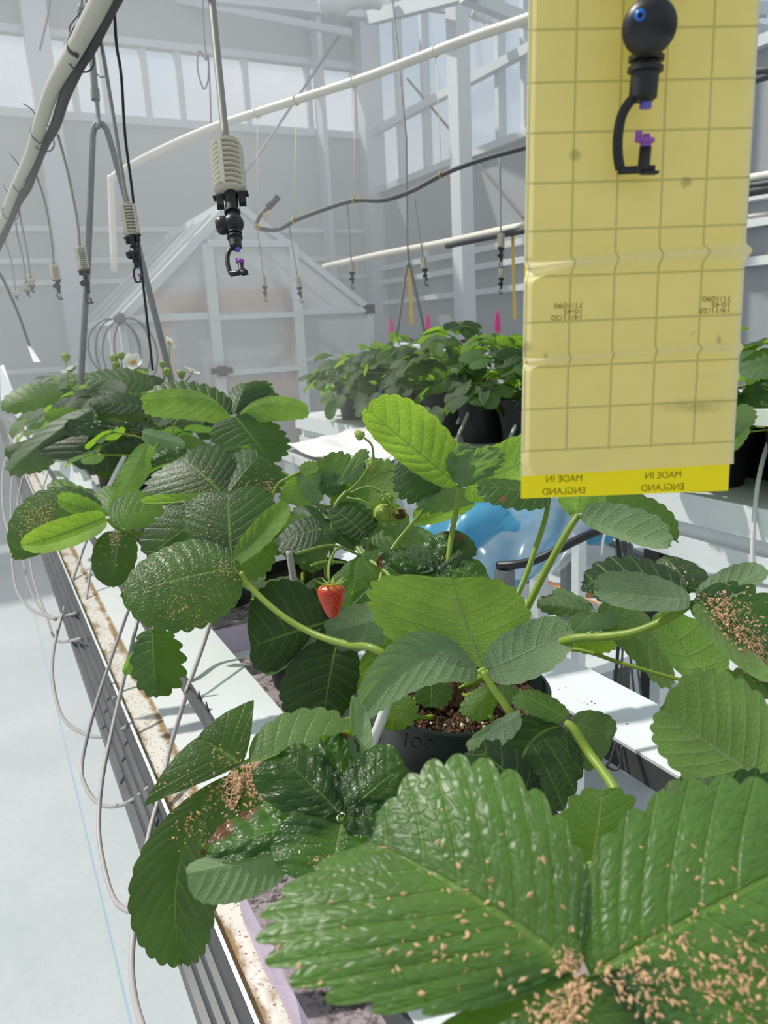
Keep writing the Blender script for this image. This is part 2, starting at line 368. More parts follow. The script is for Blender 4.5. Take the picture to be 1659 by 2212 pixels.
MT['greenberry'] = plain('unripe berry', srgb(150, 170, 74), 0.55, var=0.2, scale=200, bump=0.8, bscale=420)
MT['dead'] = plain('dead brown leaf', srgb(96, 66, 44), 0.8, var=0.4, scale=120)
MT['purpleleaf'] = plain('purple leaf', srgb(70, 52, 76), 0.5, var=0.3, scale=60)
MT['frost'] = filmmat('frosted panel', srgb(222, 226, 228), 0.56, 0.3, 0.6)
MT['glaze'] = filmmat('ribbed glazing', srgb(226, 236, 242), 0.80, 0.25, 0.6, ribs=22.0)
MT['film'] = filmmat('clear plastic film', srgb(228, 234, 236), 0.74, 0.18, 0.4, var=0.35, scale=14)
MT['tote'] = filmmat('milky plastic', srgb(226, 230, 232), 0.35, 0.3, 0.5)
MT['lidwhite'] = plain('white sheet', srgb(240, 240, 240), 0.6, var=0.03)
LEAF = {
 'k': leafmat('leaf deep green', (0.013, 0.032, 0.013), (0.13, 0.20, 0.09), (0.10, 0.24, 0.01), trf=.30, rough=.40, gloss=.38),
 'd': leafmat('leaf dark', (0.020, 0.045, 0.020), (0.16, 0.25, 0.11), (0.17, 0.36, 0.02), trf=.42, rough=.40, gloss=.38),
 'm': leafmat('leaf mid', (0.031, 0.072, 0.027), (0.19, 0.30, 0.11), (0.32, 0.60, 0.03), trf=.48, rough=.42, gloss=.38),
 'l': leafmat('leaf young', (0.070, 0.16, 0.040), (0.22, 0.36, 0.10), (0.50, 0.82, 0.05), rough=0.42, trf=.62),
 'g': leafmat('leaf glossy crinkled', (0.030, 0.075, 0.025), (0.15, 0.25, 0.09), (0.18, 0.40, 0.02), rough=0.30, bumpd=0.0008, bstr=0.8, bscale=90, gloss=0.5),
 'a': leafmat('leaf broad bright', (0.033, 0.078, 0.030), (0.19, 0.30, 0.10), (0.28, 0.54, 0.03), rough=0.40, bumpd=0.0012, bstr=.8, bscale=120, gloss=.62),
 'v': leafmat('leaf grey green', (0.075, 0.125, 0.062), (0.22, 0.31, 0.20), (0.26, 0.46, 0.06), rough=0.46, trf=.45),
}

# ---------------------------------------------------------------- the setting: floor, end wall, side wall, roof
YB, XS = 8.0, 4.15                                            # end wall and side wall planes
fl = structure('floor', MB().box((-4.2, -1.6, -0.08), (4.6, 8.3, 0.0)), MT['floor'])
def zof(px, py): return float(onp(px, py, 1, YB)[2])
ZW0, ZW1 = zof(400, 262), zof(400, 112)                       # window band, bottom and top
XW0, XW1 = -3.2, float(onp(768, 220, 1, YB)[0])
XL = -3.6
structure('wall_back', MB().box((XL, YB, 0), (XS, YB + 0.08, ZW0)), MT['wallgrey'])
structure('wall_back_upper', MB().box((XL, YB, ZW1), (XS, YB + 0.08, zof(700, -70))), MT['wallgrey'])
structure('wall_back_corner', MB().box((XW1, YB, ZW0), (XS, YB + 0.08, ZW1)), MT['wallgrey'])
win = thing('window_1', None, None, (XW0, YB, ZW0)); win['kind'] = 'structure'
mull = [XW0, float(onp(60, 190, 1, YB)[0]) - 0.35, float(onp(160, 190, 1, YB)[0]), float(onp(228, 190, 1, YB)[0]), float(onp(316, 190, 1, YB)[0]),
        float(onp(391, 200, 1, YB)[0]), float(onp(533, 200, 1, YB)[0]), float(onp(668, 210, 1, YB)[0]), XW1]
mull = sorted(mull)
for a, b in zip(mull[:-1], mull[1:]):
    part('pane', MB().box((a + 0.02, YB + 0.03, ZW0), (b - 0.02, YB + 0.045, ZW1)), MT['glaze'], win)
for x in mull:
    part('mullion', MB().box((x - 0.03, YB - 0.01, ZW0), (x + 0.03, YB + 0.06, ZW1)), MT['paintgrey'], win)
part('sill', MB().box((XW0, YB - 0.06, ZW0 - 0.07), (XW1 + 0.05, YB + 0.0, ZW0)), MT['paintgrey'], win)
part('head', MB().box((XW0, YB - 0.04, ZW1), (XW1 + 0.05, YB + 0.0, ZW1 + 0.06)), MT['paintgrey'], win)
for k, py in enumerate((497, 563, 607, 785)):                 # white rails across the end wall
    z = zof(300, py)
    structure('trim_%d' % (k + 1), MB().bar((XL, YB - 0.04, z), (XS, YB - 0.04, z), 0.05, 0.045), MT['white'])
for k, (px, py, w) in enumerate(((128, 420, 0.20), (806, 330, 0.22), (700, 330, 0.05))):
    x = float(onp(px, py, 1, YB - 0.15)[0])
    structure('column_%d' % (k + 1), MB().box((x - w / 2, YB - 0.22, 0), (x + w / 2, YB - 0.05, 5.2)), MT['paintgrey'])
# side wall on the right: posts, rails, tall glazed panes above translucent sheets
ZR = float(onp(1060, 312, 0, XS)[2]); ZT = 4.6
sw = thing('window_2', None, None, (XS, 4, ZR)); sw['kind'] = 'structure'
ys = [float(onp(px, 400, 0, XS)[1]) for px in (870, 925, 1000, 1082, 1136, 1210, 1300, 1400, 1500, 1590, 1659)] + [0.4, -0.6, -1.6]
ys = [YB] + ys
for a, b in zip(ys[:-1], ys[1:]):
    part('pane', MB().box((XS + 0.03, b + 0.02, ZR), (XS + 0.045, a - 0.02, ZT)), MT['glaze'], sw)
for y in ys[1:]:
    part('mullion', MB().box((XS - 0.03, y - 0.025, ZR), (XS + 0.05, y + 0.025, ZT)), MT['paintgrey'], sw)
part('sill', MB().box((XS - 0.06, -1.6, ZR - 0.06), (XS + 0.0, YB, ZR)), MT['paintgrey'], sw)
structure('wall_right', MB().box((XS, -1.6, 0), (XS + 0.06, YB, ZR - 0.02)), MT['wallgrey'])
for k, (px, py) in enumerate(((1000, 500), (1290, 500))):
    p = onp(px, py, 0, XS - 0.5)
    structure('column_%d' % (k + 4), MB().box((p[0] - 0.06, p[1] - 0.07, 0), (p[0] + 0.06, p[1] + 0.07, 5.0)), MT['paintgrey'])
for k, (py, w) in enumerate(((210, 0.07), (556, 0.05), (590, 0.05), (640, 0.05))):
    z = float(onp(960, py, 0, XS)[2])
    structure('trim_%d' % (k + 5), MB().bar((XS - 0.05, -1.6, z), (XS - 0.05, YB, z), w, w), MT['paintgrey' if k == 0 else 'white'])
a, b = onp(880, 170, 0, XS - 0.03), onp(1130, 470, 0, XS - 0.03)
structure('trim_9', MB().tube([a, b], 0.012, 6), MT['galv'])
a, b = onp(745, 60, 1, YB - 0.3), onp(500, 420, 1, YB - 0.3)
structure('trim_10', MB().tube([a, b], 0.012, 6), MT['galv'])
# roof frame
for k, (p, q, w) in enumerate((((380, 0, 7.2), (760, 72, 7.2), 0.06), ((450, -6, 6.6), (790, 30, 6.9), 0.09), ((800, 40, 6.9), (1130, -50, 4.6), 0.10),
                               ((900, 10, 6.6), (1130, 40, 6.4), 0.07), ((1000, -10, 5.2), (1250, 90, 5.6), 0.08), ((1130, 60, 6.0), (1659, 20, 5.2), 0.08),
                               ((1600, 60, 4.8), (1800, 110, 4.6), 0.08))):
    structure('beam_%d' % (k + 1), MB().bar(at(*p), at(*q), w, w), MT['paintgrey'])
structure('ceiling_edge', MB().box((XL, YB - 0.5, zof(700, -70)), (XS, YB + 0.1, zof(700, -70) + .1)), MT['wallgrey'])
# a rolled up thermal screen hanging under the roof corner
rs = np.random.RandomState(3)
for k, (p, q, r) in enumerate((((690, 4, 6.3), (830, -12, 6.2), 0.10), ((1020, 24, 6.0), (1075, 40, 6.0), 0.06))):
    P = [at(*p) + (at(*q) - at(*p)) * t for t in np.linspace(0, 1, 14)]
    R = [r * (0.75 + 0.5 * rs.rand()) * (0.5 if i in (0, 13) else 1) for i in range(14)]
    single('rolled_screen', MB().tube(P, R, 9), MT['lidwhite'], ('bunched pale screen cloth hanging under the roof above the end wall corner', 'small bundle of pale screen cloth tied under the roof beam')[k], 'screen', sm=True)

# ---------------------------------------------------------------- little hobby greenhouse at the far end
YH = 4.7
hl, hr, hp = onp(262, 683, 1, YH), onp(797, 674, 1, YH), onp(503, 436, 1, YH)
ze = (hl[2] + hr[2]) / 2; x0, x1, xr, zr = float(hl[0]), float(hr[0]), float((hl[0] + hr[0]) / 2), float(hp[2])
xr = float(hp[0]); YH2 = YH + 1.75
hs = thing('hobby_greenhouse', 'small gabled greenhouse with pale metal frame and frosted panels at the far end', 'greenhouse', (xr, YH, 0))
def frame(p, q, w=0.035): part('frame_bar', MB().bar(p, q, w, w), MT['paintgrey'], hs)
dl0, dl1, dt = float(onp(455, 640, 1, YH)[0]), float(onp(636, 640, 1, YH)[0]), float(onp(540, 528, 1, YH)[2])
for p, q, w in (((x0, YH, ze), (xr, YH, zr), .05), ((x1, YH, ze), (xr, YH, zr), .04), ((x0, YH, 0), (x0, YH, ze), .04), ((x1, YH, 0), (x1, YH, ze), .04),
                ((x0, YH, ze), (dl0, YH, ze), .04), ((dl1, YH, ze), (x1, YH, ze), .04), ((xr, YH, zr), (xr, YH2, zr), .05), ((x0, YH, ze), (x0, YH2, ze), .04),
                ((x1, YH, ze), (x1, YH2, ze), .04), ((x0, YH2, ze), (xr, YH2, zr), .035), ((x0, YH2, 0), (x0, YH2, ze), .035), ((x1, YH2, ze), (xr, YH2, zr), .035),
                ((x0, YH, ze * .55), (dl0, YH, ze * .55), .03), ((dl1, YH, ze * .80), (x1, YH, ze * .80), .03), ((dl1, YH, ze * .56), (x1, YH, ze * .56), .03)):
    frame(p, q, w)
for t in (0.25, 0.5, 0.75):
    y = YH + t * (YH2 - YH)
    frame((x0, y, ze), (xr, y, zr), .028); frame((x1, y, ze), (xr, y, zr), .028); frame((x0, y, 0), (x0, y, ze), .03)
e = 0.006
def quad(a, b, c, d, th): # thin slab from a quad
    a, b, c, d = [np.array(p, float) for p in (a, b, c, d)]; n = unit(np.cross(b - a, d - a)) * th
    return MB().add([a, b, c, d, a + n, b + n, c + n, d + n], [(0, 1, 2, 3), (7, 6, 5, 4), (0, 4, 5, 1), (1, 5, 6, 2), (2, 6, 7, 3), (3, 7, 4, 0)])
def panel(*p): part('panel', quad(*p, e), MT['frost'], hs)
panel((x0, YH, 0), (dl0, YH, 0), (dl0, YH, ze), (x0, YH, ze)); panel((dl1, YH, 0), (x1, YH, 0), (x1, YH, ze), (dl1, YH, ze))
panel((x0, YH, ze), (dl0, YH, ze), (dl0, YH, ze + (zr - ze) * (dl0 - x0) / (xr - x0)), (x0 + .01, YH, ze + .01))
panel((dl1, YH, ze), (x1, YH, ze), (x1 - .01, YH, ze + .01), (dl1, YH, ze + (zr - ze) * (x1 - dl1) / (x1 - xr)))
panel((dl0, YH, dt), (dl1, YH, dt), (xr + .05, YH, zr - .03), (xr - .05, YH, zr - .03))
for i in range(4):
    ya, yb = YH + i * .25 * (YH2 - YH), YH + (i + 1) * .25 * (YH2 - YH)
    panel((x0, yb, 0), (x0, ya, 0), (x0, ya, ze), (x0, yb, ze)); panel((x0, yb, ze), (x0, ya, ze), (xr, ya, zr), (xr, yb, zr))
    panel((x1, ya, ze), (x1, yb, ze), (xr, yb, zr), (xr, ya, zr)); panel((x1, ya, 0), (x1, yb, 0), (x1, yb, ze), (x1, ya, ze))
dy = YH - 0.03
door = part('door', MB().bar((dl0, dy, 0), (dl0, dy, dt), .06, .04).bar((dl1, dy, 0), (dl1, dy, dt), .06, .04).bar((dl0, dy, dt), (dl1, dy, dt), .06, .04)
            .bar((dl0, dy, ze * .99), (dl1, dy, ze * .99), .05, .03).bar((dl0, dy, onp(560, 800, 1, YH)[2]), (dl1, dy, onp(560, 800, 1, YH)[2]), .05, .03).bar((dl0, dy, .03), (dl1, dy, .03), .06, .04), MT['paintgrey'], hs)
part('door_panel', quad((dl0, dy, 0), (dl1, dy, 0), (dl1, dy, dt), (dl0, dy, dt), e), MT['frost'], door)
hz = onp(488, 800, 1, YH)
part('door_latch', MB().box((dl0 - .06, dy - .05, hz[2] - .015), (dl0 + .07, dy - .02, hz[2] + .02)).box((dl0 - .02, dy - .06, hz[2] - .03), (dl0 + .03, dy - .03, hz[2] + .03)), MT['black'], door)
part('corner_block', MB().box((x1 - .03, YH - .03, ze - .03), (x1 + .03, YH + .03, ze + .03)), MT['black'], hs)
# plywood shelves seen dimly inside
ins = thing('plywood_shelf', 'tan plywood shelving standing inside the small frosted greenhouse', 'shelf', (xr, YH + .5, 0))
def zh(px, py): return float(onp(px, py, 1, YH + .08)[2])
X = lambda px, py: float(onp(px, py, 1, YH + .08)[0])
part('board', MB().box((X(350, 650), YH + .06, zh(500, 672)), (X(632, 650), YH + .10, zh(500, 628))), MT['wood'], ins)
part('board', MB().box((X(350, 850), YH + .06, zh(500, 905)), (X(650, 850), YH + .10, zh(500, 822))), MT['wood'], ins)
part('post', MB().box((X(350, 800), YH + .11, 0), (X(385, 800), YH + .16, zh(360, 630))), MT['wood'], ins)
part('post', MB().box((X(628, 800), YH + .11, 0), (X(645, 800), YH + .16, zh(620, 620))), MT['wood'], ins)
# coil of cable on its corner
cb = MB(); c0 = onp(258, 688, 1, YH - .06)
for k, (rx, rz, dx) in enumerate(((.12, .19, -.03), (.10, .17, .05), (.14, .16, -.05), (.15, .20, .03))):
    P = [c0 + np.array([dx + rx * math.sin(a) * 1.0, -.01 * k, -rz + rz * math.cos(a)]) for a in np.linspace(0, 2 * math.pi, 26)]
    cb.tube(P, 0.0055, 6)
cb.ball(c0, .035, 10, 8)
single('cable_coil', cb, MT['hose'], 'grey coil of cable hung on the corner of the small greenhouse', 'cable', sm=True)
# ---------------------------------------------------------------- the hanging growing gutter (our row)
ZT0, ZS = 0.85, 0.98                       # tray top, cover strip top
Y0, Y1 = -0.25, 6.2
gut = thing('growing_gutter', 'long hanging growing gutter with rust stained white tray and white cover strips', 'gutter', (0.3, 0, ZT0 - 0.02))
part('tray', MB().ext([(.107, ZT0 - .016), (.42, ZT0 - .016), (.42, ZT0 - .004), (.107, ZT0 - .004)], 1, Y0, Y1), MT['tray'], gut)
part('tray_edge', MB().box((.107, Y0, ZT0 - .004), (.1105, Y1, ZT0 + .009)), MT['white'], gut)
part('tray_liner', MB().box((.1515, Y0, ZT0 - .004), (.42, Y1, ZT0 + .0005)), MT['white'], gut)
part('rail', MB().ext([(.1065, ZT0 + .009), (.103, ZT0 + .006), (.100, ZT0 - .006), (.095, ZT0 - .008), (.093, ZT0 - .018), (.088, ZT0 - .020), (.086, ZT0 - .034), (.080, ZT0 - .036), (.080, ZT0 - .060), (.1065, ZT0 - .060)], 1, Y0, Y1), MT['alu'], gut)
def strip(x0, x1, lip, y0, y1, droop=0.004):
    return MB().ext([(x0, ZS - lip), (x0 + .0025, ZS - lip), (x0 + .0025, ZS - .003), (x1, ZS - .003 - droop), (x1, ZS - droop), (x0, ZS)], 1, y0, y1)
part('cover_strip', strip(.157, .222, .004, Y0, Y1), MT['strip'], gut)
part('strip_lip', MB().ext([(.156, ZS - .032), (.160, ZS - .032), (.160, ZS - .004), (.156, ZS - .004)], 1, Y0, Y1).ext([(.154, ZS - .006), (.158, ZS - .006), (.158, ZS - .001), (.154, ZS - .001)], 1, Y0, Y1), MT['alu'], gut)
part('cover_strip', strip(.458, .532, .003, Y0, Y1, -.003), MT['strip'], gut)
part('strip_lip', MB().ext([(.4575, ZS - .027), (.4625, ZS - .027), (.4625, ZS - .003), (.4575, ZS - .003)], 1, Y0, Y1).tube([(.466, Y0, ZS - .021), (.466, Y1, ZS - .021)], .007, 8), MT['hose'], gut)
for y in (.05, .56, 1.6, 2.7, 3.8, 5.0):
    part('crossbar', MB().box((.11, y - .012, ZT0 - .03), (.475, y + .012, ZT0 - .013)).box((.464, y - .014, ZT0 - .03), (.474, y + .014, ZS - .004)).box((.205, y - .012, ZT0), (.213, y + .012, ZS - .006)), MT['white'], gut)
for k, (px, py) in enumerate(((431, 1512), (447, 1535))):       # small arrow marks on the lip
    p = onp(px, py, 0, .155); s = .009
    part('arrow_mark', MB().add([(.1555, p[1] - s, p[2] - s * .6), (.1555, p[1] + s, p[2] - s * .6), (.1555, p[1] + s * .4, p[2] + s), (.1565, p[1] - s, p[2] - s * .6), (.1565, p[1] + s, p[2] - s * .6), (.1565, p[1] + s * .4, p[2] + s)],
                                [(0, 2, 1), (3, 4, 5), (0, 1, 4, 3), (1, 2, 5, 4), (2, 0, 3, 5)]), MT['black'], gut)
# torn bit of strip cover with a black mark further along
sc_ = [at(330, 0, 0)]
# lilac foam blocks lying on the tray
def foam(y0, y1, x0, x1, label):
    rs = np.random.RandomState(int(y0 * 100)); nx, ny = 8, 14; v = []; f = []
    g = lambda i, j, z: (x0 + (x1 - x0) * i / nx + rs.uniform(-.0012, .0012), y0 + (y1 - y0) * j / ny + rs.uniform(-.0012, .0012), z)
    for z in (ZT0 + .001, ZT0 + .012, ZT0 + .034, ZT0 + .045):
        for j in range(ny + 1):
            for i in range(nx + 1):
                v.append(g(i, j, z + (rs.uniform(-.001, .001) if z > ZT0 + .04 else 0)))
    L = (nx + 1) * (ny + 1); I = lambda i, j, l: l * L + j * (nx + 1) + i
    for j in range(ny):
        for i in range(nx):
            f.append((I(i, j, 3), I(i + 1, j, 3), I(i + 1, j + 1, 3), I(i, j + 1, 3))); f.append((I(i, j + 1, 0), I(i + 1, j + 1, 0), I(i + 1, j, 0), I(i, j, 0)))
    for l in range(3):
        for i in range(nx):
            f.append((I(i, 0, l), I(i + 1, 0, l), I(i + 1, 0, l + 1), I(i, 0, l + 1))); f.append((I(i + 1, ny, l), I(i, ny, l), I(i, ny, l + 1), I(i + 1, ny, l + 1)))
        for j in range(ny):
            f.append((I(0, j + 1, l), I(0, j, l), I(0, j, l + 1), I(0, j + 1, l + 1))); f.append((I(nx, j, l), I(nx, j + 1, l), I(nx, j + 1, l + 1), I(nx, j, l + 1)))
    m = MB(); m.add(v, f)
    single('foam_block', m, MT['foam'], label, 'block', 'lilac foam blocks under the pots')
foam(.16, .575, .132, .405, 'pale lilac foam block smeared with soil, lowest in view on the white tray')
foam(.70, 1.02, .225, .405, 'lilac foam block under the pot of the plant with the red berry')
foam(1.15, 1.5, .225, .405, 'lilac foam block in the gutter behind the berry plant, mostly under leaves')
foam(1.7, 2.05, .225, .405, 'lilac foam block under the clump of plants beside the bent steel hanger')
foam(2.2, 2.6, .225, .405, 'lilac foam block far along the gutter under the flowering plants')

# ---------------------------------------------------------------- pots
def soil_disc(o, r, seed, amp=.004):
    rs = np.random.RandomState(seed); v = [(o[0], o[1], o[2])]; f = []; nr, ns = 9, 28
    for i in range(1, nr + 1):
        for k in range(ns):
            a = 2 * math.pi * k / ns; q = r * i / nr
            v.append((o[0] + q * math.cos(a), o[1] + q * math.sin(a), o[2] + rs.uniform(-amp, amp) * (0.4 if i == nr else 1)))
    f += [(0, 1 + k, 1 + (k + 1) % ns) for k in range(ns)]
    for i in range(nr - 1):
        for k in range(ns): f.append((1 + i * ns + k, 1 + (i + 1) * ns + k, 1 + (i + 1) * ns + (k + 1) % ns, 1 + i * ns + (k + 1) % ns))
    m = MB(); m.add(v, f); return m
def chips(o, r, n, s0, s1, seed, dz=.003, inner=0.0):
    rs = np.random.RandomState(seed); m = MB()
    for _ in range(n):
        q = r * math.sqrt(rs.uniform(inner, 1)); a = rs.uniform(0, 2 * math.pi); c = np.array([o[0] + q * math.cos(a), o[1] + q * math.sin(a), o[2] + rs.uniform(0, dz)])
        s = rs.uniform(s0, s1); B = np.linalg.qr(rs.randn(3, 3))[0] * s * np.array([rs.uniform(.6, 1.4), rs.uniform(.4, .9), rs.uniform(.35, .8)])
        P = [c + B @ np.array(w) for w in ((1, 0, 0), (-1, 0, 0), (0, 1, 0), (0, -1, 0), (0, 0, 1), (0, 0, -1))]
        m.add(P, [(0, 2, 4), (2, 1, 4), (1, 3, 4), (3, 0, 4), (2, 0, 5), (1, 2, 5), (3, 1, 5), (0, 3, 5)])
    return m
def pot_parts(root, c, rt, rb, h, mat, seed, rich=False, seg=40):
    """c: centre of the base; band under the rim, stepped side, wall thickness"""
    x, y, z = c; t = .0022
    prof = [(0.001, 0), (rb, 0), (rb * 1.02, h * .04), (rb + (rt - rb) * .45, h * .52), (rb + (rt - rb) * .52, h * .54), (rb + (rt - rb) * .93, h * .955), (rt, h * .96), (rt + .001, h * .99), (rt, h),
            (rt - t, h), (rt - t * 1.3, h * .95), (rb + (rt - rb) * .8 - t, h * .80), (rb * .9, h * .3)]
    part('pot', MB().lathe(prof, seg, c), mat, root, angle=35)
    so = (x, y, z + h * .90); rr = rb + (rt - rb) * .9 - t
    part('soil', soil_disc(so, rr, seed), MT['soil'], root, sm=True)
    if rich:
        part('coir_chips', chips(so, rr * .95, 900, .0010, .0034, seed + 1, .004), MT['chunk'], root, kind='stuff')
        part('perlite', chips(so, rr * .97, 150, .0010, .0032, seed + 2, .005, .2), MT['perlite'], root, kind='stuff')
    return so

# ---------------------------------------------------------------- tubes, pipes and hoses
def line(pts): return [at(*p) for p in pts]
def onward(W, a=0.0, b=0.0):                   # let a run go on straight past its first and last point
    W = list(W)
    return ([W[0] + unit(W[0] - W[1]) * a] if a else []) + W + ([W[-1] + unit(W[-1] - W[-2]) * b] if b else [])
def dof(px, py, ax, val): return float((onp(px, py, ax, val) - CAM) @ CM[:, 2])
def hung(pts):                                 # from the cover strip edge down, round and back over the rail onto the tray
    a = dof(pts[0][0], pts[0][1], 2, ZS - .03); b = dof(pts[-1][0], pts[-1][1], 2, ZT0 + .006); n = len(pts) - 1
    return [(p[0], p[1], a + (b - a) * i / n) for i, p in enumerate(pts)]
RT = .0027
def drip(pts, label, r=RT, mat='greytube', group=None, dup=()):
    P = cr(line(pts), 6)
    o = single('drip_tube', MB().tube(P, r, 8), MT[mat], label, 'tube', group, sm=True)
    for k, (dv, lab) in enumerate(dup):
        c = o.copy(); COL.objects.link(c); c.location = Vector(o.location) + Vector(dv); c['label'] = lab
drip(hung([(430, 1420, .80), (420, 1448, .80), (371, 1604, .79), (350, 1701, .78), (325, 1790, .77), (305, 1890, .77), (296, 1945, .77), (291, 1985, .77), (284, 2080, .77), (291, 2156, .77), (312, 2230, .77)]),
     'thick grey tube hanging from the lip down past the drooping leaf to the frame bottom')
drip(hung([(300, 1330, .90), (297, 1342, .90), (270, 1456, .88), (243, 1574, .87), (221, 1680, .86), (213, 1785, .86), (224, 1870, .86), (249, 1946, .86), (291, 1971, .88), (330, 1960, .93)]),
     'grey tube in the lowest and largest loop beside the gutter', .0027)
drip(hung([(280, 1310, .98), (236, 1435, .97), (203, 1536, .96), (177, 1650, .96), (186, 1701, .96), (219, 1739, .96), (274, 1735, .99), (333, 1692, 1.03)]),
     'grey tube whose loop ends at the rail beside the sharp leaf tip', .0027)
drip(hung([(228, 1095, 1.33), (195, 1150, 1.27), (165, 1230, 1.25), (143, 1300, 1.25), (118, 1393, 1.25), (114, 1469, 1.25), (135, 1549, 1.25), (186, 1587, 1.25), (236, 1589, 1.27), (274, 1570, 1.30)]),
     'grey tube looping wide over the blue floor line', .003)
drip(hung([(210, 1150, 1.30), (186, 1300, 1.30), (186, 1384, 1.30), (198, 1460, 1.3), (224, 1507, 1.3), (249, 1507, 1.32)]), 'thin grey tube hanging straight along the dark rail with a short hook', .0024)
drip(hung([(110, 960, 1.75), (60, 1150, 1.72), (52, 1220, 1.72), (75, 1295, 1.72), (110, 1332, 1.72), (165, 1325, 1.76)]), 'grey tube loop low at the frame edge under the bran covered leaf', .003)
drip(hung([(120, 975, 1.9), (85, 1080, 1.88), (65, 1180, 1.88), (72, 1250, 1.88), (100, 1330, 1.88), (122, 1383, 1.9), (175, 1380, 1.95)]), 'longest grey tube loop behind the bran covered leaf', .003)
drip(hung([(60, 945, 2.3), (28, 1030, 2.3), (24, 1120, 2.3), (30, 1250, 2.3), (60, 1310, 2.3), (120, 1338, 2.35)]), 'grey tube loop closest to the left edge of the photo', .0035)
drip(hung([(90, 955, 2.15), (50, 1030, 2.1), (36, 1110, 2.1), (44, 1180, 2.1), (75, 1188, 2.1), (115, 1165, 2.1)]), 'short grey tube loop under the far clump of plants', .0033)
drip(hung([(30, 940, 2.7), (8, 1010, 2.7), (6, 1090, 2.7), (20, 1150, 2.7), (50, 1150, 2.75)]), 'farthest grey tube loop below the end of the white strip', .0037)
drip([(460, 1330, .92), (440, 1390, .90), (418, 1452, .86), (400, 1500, .84)], 'short grey tube crossing the cover strip below the bran dusted leaf')
drip([(835, 1520, .60), (822, 1560, .60), (800, 1615, .61), (775, 1690, .62)], 'white drip stake tube leaning against the rim of the pot marked 100', .0042, 'whitetube')
drip([(380, 1045, 1.16), (362, 1085, 1.15), (340, 1150, 1.15), (325, 1185, 1.16)], 'white tube crossing the strip under the bran covered leaf', .0042, 'whitetube')
drip([(270, 985, 1.6), (255, 1012, 1.6), (230, 1062, 1.62)], 'white tube leaning out of the dark pot beside the torn strip', .005, 'whitetube')
drip([(625, 1190, .86), (632, 1240, .86), (640, 1285, .86)], 'grey stake standing in the pot behind the red berry', .004)

pp = thing('irrigation_pipe', 'thick dusty white pipe slanting across the upper left with black hose tied beneath', 'pipe', at(100, 300, 1.9))
PIPE = [(262, -95, 1.12), (213, 10, 1.30), (162, 105, 1.52), (114, 190, 1.78), (84, 278, 2.0), (65, 338, 2.2), (30, 415, 2.6), (5, 482, 2.9), (-30, 560, 3.3)]
part('pipe', MB().tube(cr(onward(line(PIPE), .9, .8), 5), .0165, 16), MT['oldpipe'], pp, sm=True)
HOSE = [(290, -85, 1.13), (236, 20, 1.32), (196, 102, 1.54), (172, 140, 1.62), (140, 208, 1.80), (119, 272, 1.98), (96, 312, 2.14), (72, 372, 2.35), (60, 405, 2.5), (38, 440, 2.7), (12, 500, 2.95), (-25, 580, 3.3)]
part('hose', MB().tube(cr(onward(line(HOSE), .9, .8), 5), .0125, 12), MT['dustblack'], pp, sm=True)
def ring(c, ax, r, t, sx=1.0):
    ax = unit(ax); x = unit(np.cross(ax, (0, 0, 1))); y = np.cross(ax, x)
    return [c + x * r * sx * math.cos(a) + y * r * math.sin(a) for a in np.linspace(0, 2 * math.pi, 17)]
for (px, py, d, tail) in ((168, 118, 1.57, ((158, 90), (150, 60), (172, 28))), (86, 282, 2.03, ((88, 268), (70, 238), (50, 224))), (90, 300, 2.08, ((100, 318), (104, 310))), (44, 395, 2.5, ((42, 360), (20, 330))), (20, 455, 2.75, ((24, 430), (5, 398)))):
    c = at(px, py, d); ax = at(60, 350, 2.2) - at(160, 110, 1.55)
    m = MB().tube(ring(c + np.array([.004, 0, -.006]), ax, .027, .002), .0018, 6, False)
    m.tube(cr([c + (at(px, py, d) - c)] + [at(q[0], q[1], d - .03) for q in tail], 4), .0016, 6)
    part('cable_tie', m, MT['hose'], pp, sm=True)
part('hook_loop', MB().tube(cr([at(168, 122, 1.5), at(150, 108, 1.5), at(152, 82, 1.5), at(163, 58, 1.5)], 5), .0045, 8), MT['hose'], pp, sm=True)

def gas_cable(pts, r, mat, label, name='cable', cat='cable', go=0.0):
    return single(name, MB().tube(cr(onward(line(pts), go), 6), r, 8), MT[mat], label, cat, sm=True)
gas_cable([(244, -30, 1.35), (248, 40, 1.4), (252, 100, 1.42), (262, 165, 1.45), (270, 290, 1.5), (284, 400, 1.55), (298, 520, 1.6), (312, 640, 1.65), (330, 800, 1.7)], .0028, 'black', 'thin black cable dangling beside the bent steel hanger', 'hanging_cable')
gas_cable([(438, -10, 4.4), (440, 50, 4.4), (443, 100, 4.4), (446, 130, 4.4), (430, 110, 4.4), (427, 150, 4.4), (440, 192, 4.4), (450, 170, 4.4), (450, 120, 4.4), (454, 200, 4.4), (456, 272, 4.4)], .0045, 'hose', 'thin grey wire knotted in an oval loop in front of the end windows', 'wire_loop', 'wire')
gas_cable([(108, -5, 5.4), (104, 30, 5.4), (95, 70, 5.4), (86, 108, 5.4)], .008, 'hose', 'thin grey wire hanging beside the left column', 'wire', 'wire')

